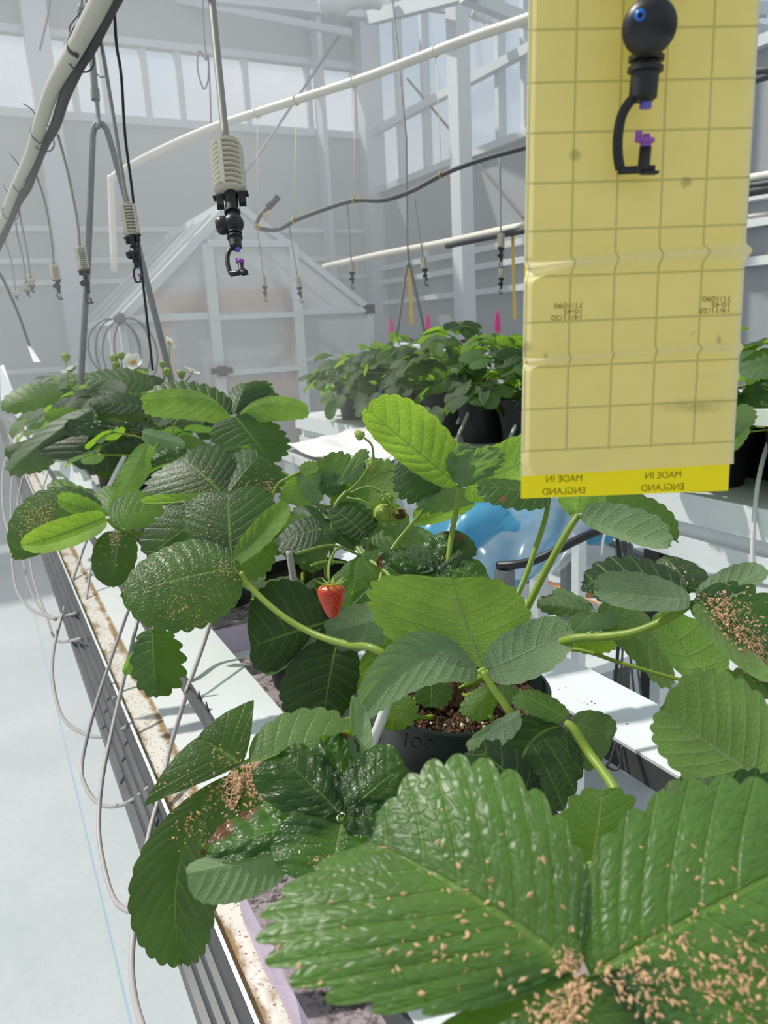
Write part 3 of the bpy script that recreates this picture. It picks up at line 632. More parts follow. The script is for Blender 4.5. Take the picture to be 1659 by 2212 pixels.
# white overhead pipe and the black fog line strung under it
wp = thing('overhead_pipe', 'white overhead pipe rising to the right behind the yellow card with twine ties', 'pipe', at(800, 163, 3.2))
WP = [(1330, -28, 2.75), (1140, 40, 3.0), (1000, 88, 3.2), (800, 164, 3.5), (640, 216, 3.8), (460, 275, 4.1), (330, 332, 4.4), (262, 370, 4.6), (243, 385, 4.62), (240, 400, 4.62), (247, 585, 4.62)]
part('pipe', MB().tube(cr(onward(line(WP), 1.2), 5), .021, 12), MT['pvc'], wp, sm=True)
def wpt(px):                                  # a point of the pipe at a picture column
    for a, b in zip(WP[:-1], WP[1:]):
        if b[0] <= px <= a[0]:
            t = (a[0] - px) / (a[0] - b[0]); return tuple(a[i] + (b[i] - a[i]) * t for i in range(3))
FOG = [(1330, 262, 2.9), (1130, 320, 3.05), (1040, 345, 3.15), (960, 375, 3.25), (890, 412, 3.35), (830, 432, 3.4), (765, 433, 3.5), (700, 452, 3.6), (640, 475, 3.7), (600, 496, 3.8), (562, 494, 3.82), (553, 488, 3.82), (562, 466, 3.82), (580, 446, 3.82)]
fog = thing('fog_line', 'wavy black hose strung under the white pipe with curled up end', 'hose', at(765, 433, 3.5))
part('hose', MB().tube(cr(onward(line(FOG), 1.0), 6), .0105, 10), MT['hose'], fog, sm=True)
part('end_plug', MB().tube(line([(578, 449, 3.82), (601, 425, 3.82)]), .017, 10), MT['hose'], fog, sm=True)
for px, py, d, l in ((573, 466, 3.8, 0), (556, 490, 3.82, 0), (635, 476, 3.7, 0), (765, 433, 3.5, 0), (952, 378, 3.26, 1), (556, 490, 3.8, 0)):
    c = at(px, py, d)
    m = MB().tube(ring(c, at(960, 375, 3.25) - at(765, 433, 3.5), .013, .002), .003, 6, False)
    m.tube(cr([c, c + np.array([.02, 0, .012]), c + np.array([.045, 0, .03 if not l else -.02])], 4), .002, 6)
    part('twine_tie', m, MT['yellow'], fog, sm=True)
for k, (px, py2, d2) in enumerate(((1083, 378, None), (765, 433, 3.5), (636, 476, 3.7), (556, 490, 3.8))):
    a = wpt((940, 765, 640, 556)[k]); b = ((955, 378, 3.26), (765, 433, 3.5), (636, 476, 3.7), (556, 490, 3.82))[k]
    m = MB().tube(ring(at(*a), at(*WP[3]) - at(*WP[2]), .024, .002), .003, 6, False).tube([at(*a), at(*b)], .0016, 6)
    part('twine', m, MT['twine'], wp, sm=True)
gas_cable([(1400, 445, 2.9), (1125, 490, 3.4), (970, 522, 4.0), (820, 550, 4.6), (700, 576, 5.2)], .019, 'pvc', 'lower white pipe running to the corner behind the card', 'side_pipe', 'pipe', 1.0)
gas_cable([(1400, 452, 2.86), (1125, 499, 3.36), (1010, 521, 3.7), (966, 531, 3.85)], .016, 'hose', 'short black hose lying under the lower white pipe, with a capped end', 'side_hose', 'hose', 1.0)
gas_cable([(1560, 396, 2.1), (1610, 386, 2.0), (1700, 372, 1.9)], .011, 'pvc', 'white pipe showing beside the right edge of the yellow card', 'side_pipe', 'pipe')
gas_cable([(1560, 408, 2.1), (1610, 402, 2.0), (1700, 390, 1.9)], .008, 'hose', 'black hose under the white pipe beside the right edge of the yellow card', 'side_hose', 'hose')
gas_cable([(1570, 158, 2.6), (1630, 153, 2.5), (1720, 146, 2.4)], .014, 'hose', 'dark hose at the upper right edge beside the yellow card', 'side_hose', 'hose')
gas_cable([(1570, 475, 2.7), (1612, 468, 2.6), (1700, 456, 2.5)], .010, 'pvc', 'second white pipe beside the right edge of the yellow card', 'side_pipe', 'pipe')

# ---------------------------------------------------------------- fog sprinklers hung on risers
def sprinkler(top, bot, d, length, label, az=0.0, tube0=None, dtop=None, near=False, group='fog sprinklers', curve=None, face=False):
    """bot: pixel of the top of the weight; the body hangs from there, scaled to length metres; az turns the bridge"""
    o = at(*bot, d); root = thing('fog_sprinkler', label, 'sprinkler', o, group)
    s = length / 12.2; S = 20 if near else 10
    ax = unit(at(top[0], top[1], dtop or d) - o) if tube0 is None else np.array(tube0, float)
    ax = unit(ax); xx = unit(np.cross((math.sin(az), math.cos(az), 0), ax)); yy = np.cross(ax, xx); A = np.stack([xx, yy, ax])
    T = lambda x, y, z: o + (xx * x + yy * y + ax * z) * s
    fr = [A[0], A[1], A[2]]
    def L(prof, off=(0, 0), seg=S): return MB().lathe([(r * s, z * s) for r, z in prof], seg, o + (xx * off[0] + yy * off[1]) * s, fr)
    if top:
        pts = [T(0, 0, -.1)] + ([at(*p) for p in curve] if curve else []) + [at(top[0], top[1], dtop or d)]
        part('riser_tube', MB().tube(cr(pts, 6), .32 * s if near else .28 * s, 8), MT['stemtube'], root, sm=True)
    w = MB()                                     # ribbed weight: core, ten ribs, four uprights
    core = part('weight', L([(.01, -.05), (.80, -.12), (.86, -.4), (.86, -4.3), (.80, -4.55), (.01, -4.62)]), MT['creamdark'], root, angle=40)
    w = MB()
    for k in range(9):
        z = -.42 - k * .47
        prof = [(.84, z + .11), (1.20, z + .10), (1.28, z + .03), (1.26, z - .05), (1.18, z - .10), (.84, z - .11)]
        q = L(prof); w.add(q.v, q.f)
    for k in range(4):
        a = math.pi / 4 + k * math.pi / 2 + .5
        w.bar(T(1.10 * math.cos(a), 1.10 * math.sin(a), -.15), T(1.10 * math.cos(a), 1.10 * math.sin(a), -4.5), .34 * s, .34 * s)
    for (z0, z1) in ((0, -.3), (-4.35, -4.65)):
        q = L([(.35, z0), (1.0, z0 - .05), (1.18, (z0 + z1) / 2), (1.0, z1 + .05), (.35, z1)]); w.add(q.v, q.f)
    part('weight_ribs', w, MT['cream'], core, angle=40)
    m = L([(.5, -4.6), (.5, -6.3), (.62, -6.3), (.62, -6.45), (.42, -6.5), (.42, -6.9)])
    m.bar(T(-1.35, 0, -4.85), T(1.35, 0, -4.85), .5 * s, .16 * s, ax)
    for q in (-.85, .85): m.bar(T(q, 0, -4.9), T(q, 0, -5.75), .55 * s, .55 * s)
    part('connector', m, MT['black'], root, angle=35)
    m = MB().ball(T(0, 0, -7.4), (.85 if face else .78) * s, S, 10)
    fr2 = [A[2], A[0], A[1]]
    c = T(0, 0, -7.4); vd = yy
    kd = unit(CAM - c) if face else -A[0]; ku = unit(np.cross(kd, A[2])); g = 1.22 if face else 1.0
    m2 = MB().lathe([(r * s * g, -z * s) for r, z in ((.01, -1.35), (.45, -1.30), (.66, -1.1), (.70, -.8), (.66, -.5), (.5, 0))], S + 8, c, [ku, np.cross(kd, ku), kd])
    m.add(m2.v, m2.f); vv = part('valve', m, MT['black'], root, sm=True)
    if face: part('dot', MB().lathe([(.19 * s, 1.10 * s), (.19 * s, 1.40 * s), (.12 * s, 1.46 * s), (.001, 1.48 * s)], 12, c + (CM[:, 0] * -.28 - CM[:, 1] * .36) * s, [ku, np.cross(kd, ku), kd]), MT['blue'], vv, sm=True, label='small blue dot')
    q = L([(.4, -7.95), (.4, -8.25), (.58, -8.25), (.58, -8.4), (.38, -8.42), (.38, -8.55), (.58, -8.57), (.58, -8.72), (.46, -8.75), (.46, -9.5), (.30, -9.62), (.1, -9.62)])
    part('nozzle_body', q, MT['black'], root, angle=35)
    P = [(.25, -9.3), (-.25, -9.45), (-.62, -9.95), (-.72, -10.6), (-.68, -11.2), (-.55, -11.72), (-.1, -11.80), (.55, -11.86)]
    m = MB().tube(cr([T(x, 0, z) for x, z in P[:6]], 5), .17 * s, 8)
    m.bar(T(-.6, 0, -11.76), T(.60, 0, -11.70), .36 * s, .22 * s, ax).bar(T(.2, 0, -11.82), T(.72, 0, -11.82), .5 * s, .09 * s, ax)
    q = L([(.2, -11.7), (.2, -11.0), (.01, -10.98)], (.25, 0)); m.add(q.v, q.f)
    part('bridge', m, MT['black'], root, sm=True)
    q = L([(.2, -9.6), (.2, -9.82), (.1, -9.84), (.01, -9.84)], (.12, 0)); part('nozzle', q, MT['violet'], root, angle=35)
    q = L([(.19, -11.0), (.19, -10.88), (.28, -10.86), (.28, -10.74), (.12, -10.72), (.12, -10.60), (.01, -10.6)], (.25, 0)); q.bar(T(-.02, 0, -10.86), T(-.02, 0, -10.5), .18 * s, .18 * s)
    part('spinner', q, MT['purple'], root, angle=35)
    return root, T
VA = math.atan2(CM[0, 2], CM[1, 2])
sprinkler((452, -60), (488, 313), .90, .182, 'largest full fog sprinkler with ribbed cream weight, hanging on its own thick tube', .45, dtop=.98, near=True, curve=[(470, 130, .94)])
sprinkler((218, 88), (275, 443), 1.5, .157, 'fog sprinkler hanging in front of the right leg of the steel hanger', .6, dtop=1.5, curve=[(268, 400, 1.5), (240, 220, 1.5)])
sprinkler((125, 290), (172, 534), 2.1, .155, 'fog sprinkler half hidden behind the left leg of the steel hanger', .4, dtop=2.05, curve=[(166, 470, 2.1), (146, 370, 2.08)])
sprinkler((80, 382), (116, 570), 2.7, .155, 'fog sprinkler next left from the steel hanger in front of the pale end wall', .4, dtop=2.45, curve=[(112, 520, 2.7), (98, 440, 2.6)])
sprinkler((40, 440), (66, 598), 3.3, .155, 'fog sprinkler third to the left from the steel hanger, close before its twin', .4, dtop=2.75, curve=[(58, 540, 3.2), (46, 480, 3.0)])
sprinkler((34, 480), (57, 610), 3.5, .155, 'fog sprinkler just behind and overlapping its twin far along the white pipe', .3, dtop=3.0, curve=[(50, 560, 3.4), (38, 510, 3.2)])
sprinkler((8, 500), (33, 626), 4.0, .155, 'fog sprinkler hanging furthest left of all below the white pipe', .3, dtop=3.3, curve=[(26, 570, 3.8), (14, 530, 3.5)])
for k, (px, py, bx, by, d, lab) in enumerate(((1080, 336, 1082, 505, 3.15, 'fog sprinkler on the black wavy hose nearest the yellow card, before the steel post'), (893, 412, 914, 556, 3.4, 'fog sprinkler second from the yellow card on the wavy hose'),
        (750, 437, 759, 564, 3.55, 'fog sprinkler in the middle of the wavy hose, right of the greenhouse roof'), (624, 486, 643, 598, 3.78, 'fog sprinkler at the door corner of the small greenhouse'),
        (556, 492, 569, 597, 3.9, 'fog sprinkler under the curled end of the wavy hose before the door'))):
    sprinkler((px, py), (bx, by), d, .155 * (.92 if k == 0 else .85), lab, .3, dtop=d - .02)
sprinkler((1087, 489), (1084, 578), 3.55, .125, 'small far fog sprinkler hanging just below the one nearest the card', .3, dtop=3.55)
sprinkler((1604, 404), (1601, 545), 2.02, .095, 'fog sprinkler partly hidden behind the right edge of the yellow card', .3, dtop=2.1)

# sprinkler right in front of the lens, before the card
up_ = np.array([0, 0, 1.0]) + .06 * CM[:, 0] - .05 * CM[:, 2]
sprinkler((1394, -860), (1458, -545), .300, .158, 'close black fog sprinkler with blue dot hanging right before the yellow card', 0.50, tube0=up_, near=True, dtop=.31, face=True)

# ---------------------------------------------------------------- sticky trap card
dA, dB = .338, .371
tl, bl, br, tr = at(1143, -40, dA - .001), at(1125, 1077, dB), at(1573, 1060, dB + .002), at(1636, -40, dA + .002)
card = thing('sticky_trap_card', 'yellow sticky trap card with printed grid and cream paper hanging upright', 'card', (bl + br) / 2)
nrm = unit(np.cross(br - bl, tl - bl)); nrm = nrm if nrm @ (CAM - bl) > 0 else -nrm
def cpt(u, v, off=0.0): return (bl * (1 - u) + br * u) * (1 - v) + (tl * (1 - u) + tr * u) * v + nrm * off
def sheet(v0, v1, o0, wr, nx=20, ny=160, u0=0, u1=1, skew=0.0):
    V = []; Fc = []; UV = []
    for j in range(ny + 1):
        for i in range(nx + 1):
            u = u0 + (u1 - u0) * i / nx; v = v0 + skew * (u - .5) * (1 - j / ny) + (v1 - v0) * j / ny; V.append(cpt(u, v, o0 + wr(u, v))); UV.append((u, v))
    for j in range(ny):
        for i in range(nx): Fc.append((j * (nx + 1) + i, j * (nx + 1) + i + 1, (j + 1) * (nx + 1) + i + 1, (j + 1) * (nx + 1) + i))
    return V, Fc, UV
def uvmesh(name, V, Fc, UV, mat, parent):
    m = MB(); m.add(V, Fc); o = part(name, m, mat, parent, sm=True)
    l = o.data.uv_layers.new(name='UVMap'); idx = np.zeros(len(o.data.loops), int); o.data.loops.foreach_get('vertex_index', idx)
    l.data.foreach_set('uv', np.array(UV, float)[idx].ravel()); return o
def card_mat(name, base, transl, grid):
    m, nt, out = newmat(name); uv = nt.nodes.new('ShaderNodeUVMap').outputs['UV']; s = nd(nt, 'ShaderNodeSeparateXYZ', Vector=uv); u, v = s.outputs[0], s.outputs[1]
    co = objco(nt); n1 = nd(nt, 'ShaderNodeTexNoise', Vector=co, Scale=60.0, Detail=4.0)
    col = mixc(nt, n1.outputs['Fac'], tuple(x * .93 for x in base), base)
    if grid:
        gx = mth(nt, 'ABSOLUTE', mth(nt, 'SUBTRACT', mth(nt, 'FRACT', mth(nt, 'MULTIPLY_ADD', u, 4.96, -.04 + .5)), .5))
        gy = mth(nt, 'ABSOLUTE', mth(nt, 'SUBTRACT', mth(nt, 'FRACT', mth(nt, 'ADD', v, .5)), .5))
        lx = smooth(nt, gx, .010, .040, 1.0, 0.0); ly = smooth(nt, gy, .010, .040, 1.0, 0.0)
        inr = mth(nt, 'GREATER_THAN', v, .95)
        col = mixc(nt, mth(nt, 'MULTIPLY', mth(nt, 'MULTIPLY', mth(nt, 'MAXIMUM', lx, ly), inr), .40), col, srgb(122, 126, 84))
        vo = nd(nt, 'ShaderNodeTexVoronoi', Vector=co, Scale=42.0)
        sp = mth(nt, 'MULTIPLY', smooth(nt, vo.outputs['Distance'], .06, .18, .5, 0.0), smooth(nt, n1.outputs['Fac'], .5, .56))
        col = mixc(nt, sp, col, srgb(126, 124, 84))
        d2 = nd(nt, 'ShaderNodeVectorMath', i0=uv, i1=(.815, 1.9, 0)); d2.operation = 'DISTANCE'
        n3 = nd(nt, 'ShaderNodeTexNoise', Vector=co, Scale=220.0)
        st = mth(nt, 'MULTIPLY', smooth(nt, mth(nt, 'MULTIPLY_ADD', n3.outputs['Fac'], .25, d2.outputs['Value']), .08, .38, .5, 0.0), 1.0)
        col = mixc(nt, st, col, srgb(140, 140, 110))
    p = nd(nt, 'ShaderNodeBsdfPrincipled', Base_Color=col, Roughness=.5)
    t = nd(nt, 'ShaderNodeBsdfTranslucent', Color=col)
    sh = nd(nt, 'ShaderNodeMixShader', i0=transl, i1=p.outputs[0], i2=t.outputs[0])
    nt.links.new(sh.outputs[0], out.inputs['Surface']); return m
V, Fc, UV = sheet(0, 1, 0, lambda u, v: 0, 8, 20)
uvmesh('backing', V, Fc, UV, card_mat('yellow card', srgb(255, 236, 36), .68, False), card)
# cream release paper in front, rippled where it has lifted
RIP = ((.462, .490, .012, .0060), (.280, .300, .008, .0034), (.238, .243, .006, .0014))
def ripple(u, v):
    h = 0.0
    for a, b, w, k in RIP:
        c = a + (b - a) * (1 - (1 - u) ** 2) if a != .238 else b
        e = k * (1 if a != .238 else max(0, u * 2 - 1)); x = (v - c) / w
        h += e * math.exp(-x * x) * (1 + .25 * math.sin(u * 9))
    if v < .075: h += (.075 - v) * .03
    return h + .0005
V, Fc, UV = sheet(.053, 1, .0006, ripple, 24, 300, -.004, 1.012, .010)
def vof(px, py, e0, e1):                     # height fraction of a grid line along one edge of the card
    t = np.linspace(0, 1, 400); P = proj(e0[None] * (1 - t[:, None]) + e1[None] * t[:, None]); return float(np.interp(-py, -P[:, 1], t))
GL = [(972, 956), (885, 865), (794, 777), (699, 679), (602, 581), (504, 484), (401, 382), (290, 278), (180, 172), (64, 62)]
KN = [(vof(0, a, bl, tl) + vof(0, b, br, tr)) / 2 for a, b in GL]
SK = np.mean([vof(0, b, br, tr) - vof(0, a, bl, tl) for a, b in GL])
KN = [KN[0] * 2 - KN[1]] + KN + [2 * KN[-1] - KN[-2]]
UV = [(u, float(np.interp(v - SK * (u - .5), KN, np.arange(len(KN))))) for u, v in UV]
uvmesh('release_paper', V, Fc, UV, card_mat('waxed paper', srgb(250, 244, 212), .6, True), card)
inkb = plain('grey ink', srgb(150, 142, 96), .7, var=.1); inky = plain('dark ink', srgb(146, 128, 12), .6, var=.05)
def lettering(txt, u, v, h, mat, mirror=False, turn=False, off=.0012, w=None, spc=1.0, al='CENTER'):
    c = bpy.data.curves.new('lettering', 'FONT'); c.body = txt; c.size = 1; c.align_x = al; c.align_y = 'CENTER'; c.extrude = .004; c.space_line = spc
    tmp = bpy.data.objects.new('lettering', c); dg = bpy.context.evaluated_depsgraph_get(); COL.objects.link(tmp); dg.update()
    me = bpy.data.meshes.new_from_object(tmp.evaluated_get(dg)); COL.objects.unlink(tmp); bpy.data.objects.remove(tmp)
    P = np.array([x.co for x in me.vertices]); fs = [tuple(p.vertices) for p in me.polygons]
    sx = (w if w else h) ; o = cpt(u, v, off); ux = unit(cpt(u + .01, v) - cpt(u, v)); uy = unit(cpt(u, v + .01) - cpt(u, v))
    ux = unit(ux + uy * .0)
    a, b = (-1 if mirror or turn else 1), (-1 if turn else 1)
    q = MB(); q.add([o + ux * p[0] * sx * a + uy * p[1] * h * b + nrm * p[2] * .0 for p in P], fs); part('printed_text', q, mat, card)
for u in (.205, .68): lettering('MADE IN\nENGLAND', u, .0255, .0046, inky, mirror=True, off=.0005, w=.0045, spc=1.3)
for u, v in ((.271, (vof(0, 676, bl, tl) * .75 + vof(0, 662, br, tr) * .25)), (.957, vof(0, 657, br, tr))): lettering('14/11/20\n10:45\n71/1090', u, v, .0033, inkb, turn=True, off=.0014, w=.0042, spc=.82, al='LEFT')

# ---------------------------------------------------------------- bent steel hanger
hg = thing('steel_hanger', 'bent grey steel rod hanger holding the gutter from a turnbuckle', 'hanger', at(212, 270, 2.2))
HD = 2.22
lo, ro = onp(166, 992, 2, ZS), np.array([.495, 0, 0])
part('rod', MB().tube(cr(line([(166, 995, HD + .02), (176, 800, HD), (190, 560, HD), (199, 330, HD), (202, 284, HD), (211, 267, HD), (224, 272, HD), (236, 298, HD), (275, 440, HD), (330, 660, HD), (378, 850, HD + .03)]), 8), .0088, 10), MT['galv'], hg, sm=True)
part('hook', MB().tube(cr(line([(209, 205, HD), (212, 250, HD), (213, 272, HD - .012), (209, 276, HD)]), 5), .006, 8), MT['galv'], hg, sm=True)
part('turnbuckle', MB().tube(line([(198, 112, HD), (206, 208, HD)]), .010, 10).tube(line([(205, 192, HD), (206.5, 216, HD)]), .0125, 10), MT['galv'], hg, angle=40)
part('eye', MB().tube(cr(line([(175, 12, HD), (172, 28, HD), (178, 46, HD), (188, 38, HD), (187, 20, HD), (176, 16, HD)]), 5), .007, 8).tube(line([(178, 44, HD), (198, 112, HD)]), .005, 8), MT['galv'], hg, sm=True)
part('wire', MB().tube(line([(177, -30, HD), (177, 16, HD)]), .003, 6).tube(line([(183, -30, HD), (190, 22, HD)]), .003, 6), MT['hose'], hg)
part('loose_wire', MB().tube(cr(line([(196, 140, HD), (204, 150, HD), (210, 160, HD), (218, 167, HD), (228, 165, HD)]), 4), .0016, 6), MT['hose'], hg, sm=True)
# far hanger with yellow tape behind the fog line
h2 = thing('steel_hanger', 'far grey wire hanger with a yellow tape strip, behind the second fog sprinkler', 'hanger', at(880, 560, 4.2))
part('rod', MB().tube(cr(line([(858, 720, 4.2), (872, 620, 4.2), (879, 575, 4.2), (884, 570, 4.2), (892, 600, 4.2), (918, 720, 4.2)]), 5), .008, 8).tube(line([(884, 572, 4.2), (880, 525, 4.2), (878, 300, 4.2), (846, -20, 4.2)]), .005, 6), MT['galv'], h2, sm=True)
part('tape', MB().bar(at(883, 580, 4.2), at(890, 700, 4.2), .02, .004), MT['yellow'], h2)
single('tape_strip', MB().bar(at(1107, 495, 3.45), at(1112, 690, 3.45), .014, .003), MT['yellow'], 'thin yellow tape strip hanging beside the left edge of the card', 'tape')

# ---------------------------------------------------------------- row two on the right: white bench gutter, rail strip
x2 = 1.40
zb = float(onp(1600, 1090, 0, x2 - .13)[2])
b2 = thing('bench_gutter', 'white bench gutter of the second row with high white strip along its pots', 'gutter', (x2, 2, zb))
part('beam', MB().box((x2 - .13, .6, zb - .062), (x2 + .16, 3.35, zb)).box((x2 - .115, .6, zb - .15), (x2 + .14, 3.35, zb - .10)).box((x2 - .10, .6, zb - .10), (x2 + .1, 3.35, zb - .062)), MT['white'], b2)
zs2 = float(onp(1600, 880, 0, x2 - .11)[2])
part('cover_strip', MB().box((x2 - .13, .6, zs2 - .016), (x2 - .06, 1.62, zs2)).box((x2 - .132, .6, zs2 - .028), (x2 - .128, 1.62, zs2)), MT['strip'], b2)
part('planter', MB().box((x2 + .09, .6, zb + .001), (x2 + .15, 3.3, zb + .15)), MT['blackpot'], b2)
part('cover_strip', MB().box((x2 + .10, .6, zs2 - .014), (x2 + .17, 3.3, zs2)), MT['strip'], b2)
for y in (.75, 1.75, 2.75):
    part('leg', MB().box((x2 - .02, y - .02, 0), (x2 + .02, y + .02, zb - .15)), MT['white'], b2)
    part('upright', MB().box((x2 + .16, y - .012, zb), (x2 + .175, y + .012, zs2 - .014)), MT['white'], b2)
for k, pts in enumerate((((873, 852, 2.75), (866, 905, 2.7), (862, 930, 2.68)), ((897, 865, 2.7), (885, 905, 2.66)), ((1004, 835, 2.5), (1000, 885, 2.48), (988, 915, 2.46)), ((1022, 868, 2.4), (1004, 910, 2.36), (984, 955, 2.3)), ((1130, 880, 2.2), (1120, 905, 2.2), (1098, 955, 2.15)))):
    drip(pts, 'white stake tube slanting from the %s black pot of the second row' % ('far end', 'next to far end', 'middle', 'middle front', 'card side')[k], .0055, 'whitetube')
drip([(1690, 900, 1.5), (1659, 960, 1.5), (1640, 1030, 1.48), (1630, 1110, 1.46), (1626, 1190, 1.46), (1628, 1235, 1.46)], 'white tube arching down at the right edge before the black pots', .0045, 'whitetube')
# third row far behind: strip and hazy plants
b3 = thing('bench_strip', 'far white gutter strip tilted behind the purple seedlings', 'gutter', at(1000, 755, 4.4))
part('strip', MB().bar(at(862, 746, 4.6), at(1300, 800, 3.9), .10, .03), MT['strip'], b3)
for px in (900, 1060, 1250): 
    p = at(px, 752 + (px - 862) * .123, 4.55 - (px - 862) * .0016)
    part('leg', MB().box((p[0] - .02, p[1] - .02, 0), (p[0] + .02, p[1] + .02, p[2] - .02)), MT['white'], b3)
for k, (px, py, d) in enumerate(((846, 705, 4.9), (925, 697, 4.72), (1075, 692, 4.42))):
    a = at(px, py, d); m = MB(); w = .022
    m.add([a + (-w, 0, -.06), a + (w, 0, -.06), a + (w * .7, 0, .02), a + (0, 0, .06), a + (-w * .7, 0, .02)] + [a + (x, .004, z) for x, z in ((-w, -.06), (w, -.06), (w * .7, .02), (0, .06), (-w * .7, .02))],
          [(0, 1, 2, 3, 4), (9, 8, 7, 6, 5)] + [(i, (i + 1) % 5, 5 + (i + 1) % 5, 5 + i) for i in range(5)])
    m.bar(a + (0, 0.002, 1.035 - a[2]), a + (0, 0.002, -.05), .012, .006)
    single('plant_label', m, MT['pink'], ('bright pink plant marker closest to the small greenhouse', 'bright pink plant marker beside the yellow taped hanger', 'bright pink plant marker nearest the yellow card')[k], 'marker')
q = at(1250, 1290, 1.66); single('support_post', MB().bar((q[0], q[1], 0), (q[0], q[1], at(1250, 1160, 1.66)[2]), .022, .022), MT['white'], 'slim white square post behind the two tall leaf stalks', 'post')

# ---------------------------------------------------------------- white tote under plastic film with a blue bag, between the rows
zt = float(at(740, 975, 2.35)[2])
tp = [onp(px, py, 2, zt) for px, py in ((608, 966), (735, 1010), (890, 1000), (872, 955), (795, 936))]
tp = [onp(px, py, 2, zt) for px, py in ((606, 968), (760, 1022), (905, 990), (790, 934))]
tote = thing('storage_tote', 'milky white plastic tote with crumpled white sheet on top, between the rows', 'tote', (tp[0] + tp[2]) / 2 * np.array([1, 1, 0]) + np.array([0, 0, .45]))
ctr = sum(tp) / 4
def inset(k, z): return [np.array([*(ctr[:2] + (p[:2] - ctr[:2]) * k), z]) for p in tp]
m = MB(); lo_, hi_ = inset(.86, .47), inset(.97, zt - .012); m.add(lo_ + hi_, [(0, 1, 5, 4), (1, 2, 6, 5), (2, 3, 7, 6), (3, 0, 4, 7), (3, 2, 1, 0)])
part('tub', m, MT['tote'], tote)
m = MB(); a_, b_ = inset(1.0, zt - .035), inset(1.0, zt - .008); m.add(a_ + b_, [(0, 1, 5, 4), (1, 2, 6, 5), (2, 3, 7, 6), (3, 0, 4, 7), (4, 5, 6, 7), (3, 2, 1, 0)]); part('lid', m, MT['white'], tote)
for k in range(4):                                # ribs on the sides
    for t in (.2, .4, .6, .8):
        p, q = lo_[k] * (1 - t) + lo_[(k + 1) % 4] * t, hi_[k] * (1 - t) + hi_[(k + 1) % 4] * t
        part('rib', MB().bar(p, q, .02, .012), MT['tote'], tote)
V = []; Fc = []; n = 26
for j in range(n + 1):
    for i in range(n + 1):
        u, v = i / n, j / n; p = (tp[0] * (1 - u) + tp[1] * u) * (1 - v) + (tp[3] * (1 - u) + tp[2] * u) * v
        hgt = .012 * mnoise.noise(Vector((u * 5, v * 5, 1.3))) + .02 * max(0, v - .55) + .012
        V.append((p[0], p[1], zt + abs(hgt) + .002))
Fc = [(j * (n + 1) + i, j * (n + 1) + i + 1, (j + 1) * (n + 1) + i + 1, (j + 1) * (n + 1) + i) for j in range(n) for i in range(n)]
m = MB(); m.add(V, Fc); single('white_sheet', m, MT['lidwhite'], 'crumpled white plastic sheet spread over the milky tote', 'sheet', sm=True)
tb = thing('white_table', 'low white table with white legs carrying the tote and the blue bag', 'table', (1.15, 1.75, 0))
part('tabletop', MB().box((.66, 1.40, .44), (1.62, 2.5, .465)), MT['white'], tb)
for (x, y) in ((.70, 1.44), (1.22, 1.44), (1.58, 1.44), (.70, 2.46), (1.58, 2.46)):
    part('leg', MB().box((x - .018, y - .018, 0), (x + .018, y + .018, .44)), MT['white'], tb)
# blue bag: rumpled closed body
def blob(c, rx, ry, rz, seed, amp=.22, n=20):
    V = []; Fc = []
    for i in range(n + 1):
        ph = math.pi * i / n
        for k in range(2 * n):
            a = math.pi * k / n; d = np.array([math.sin(ph) * math.cos(a), math.sin(ph) * math.sin(a), -math.cos(ph)])
            q = 1 + amp * mnoise.noise(Vector(d * 1.8 + seed)) + amp * .5 * abs(mnoise.noise(Vector(d * 4.2 + seed * 2)))
            V.append(np.array(c) + d * q * np.array([rx, ry, rz]))
    for i in range(n):
        for k in range(2 * n): Fc.append((i * 2 * n + k, i * 2 * n + (k + 1) % (2 * n), (i + 1) * 2 * n + (k + 1) % (2 * n), (i + 1) * 2 * n + k))
    m = MB(); m.add(V, Fc); return m
bc = at(1075, 1158, 1.82)
single('blue_bag', blob(bc, .20, .12, .125, np.array([3.1, .4, 2.2]), .3), MT['bluebag'], 'sky blue plastic bag lying under the clear draped film', 'bag', sm=True)
single('blue_bag', blob(at(1285, 1115, 1.86), .05, .05, .07, np.array([1.1, 5.4, 2.2]), .3), MT['bluebag'], 'small piece of blue plastic bag right of the clear film, behind the leaf stalk', 'bag', sm=True)
V = []; n1, n2 = 40, 26                          # clear film draped over it, hanging down in folds
top0, top1 = at(850, 985, 2.05), at(1330, 1020, 1.75); bot0, bot1 = at(900, 1290, 1.66), at(1215, 1235, 1.6)
for j in range(n2 + 1):
    for i in range(n1 + 1):
        u, v = i / n1, j / n2
        p = (top0 * (1 - u) + top1 * u) * (1 - v) + (bot0 * (1 - u) + bot1 * u) * v
        fold = .018 * math.sin(u * 26 + v * 3 + 1.5 * math.sin(u * 7)) * v + .02 * mnoise.noise(Vector((u * 6, v * 3, 2)))
        p = p + np.array([-.3, -.8, .25]) * fold + np.array([-.4, -.9, .1]) * .06 * math.sin(math.pi * v)
        V.append(p)
m = MB(); m.add(V, [(j * (n1 + 1) + i, j * (n1 + 1) + i + 1, (j + 1) * (n1 + 1) + i + 1, (j + 1) * (n1 + 1) + i) for j in range(n2) for i in range(n1)])
single('clear_film', m, MT['film'], 'clear plastic film draped in folds over the blue bag', 'film', sm=True)

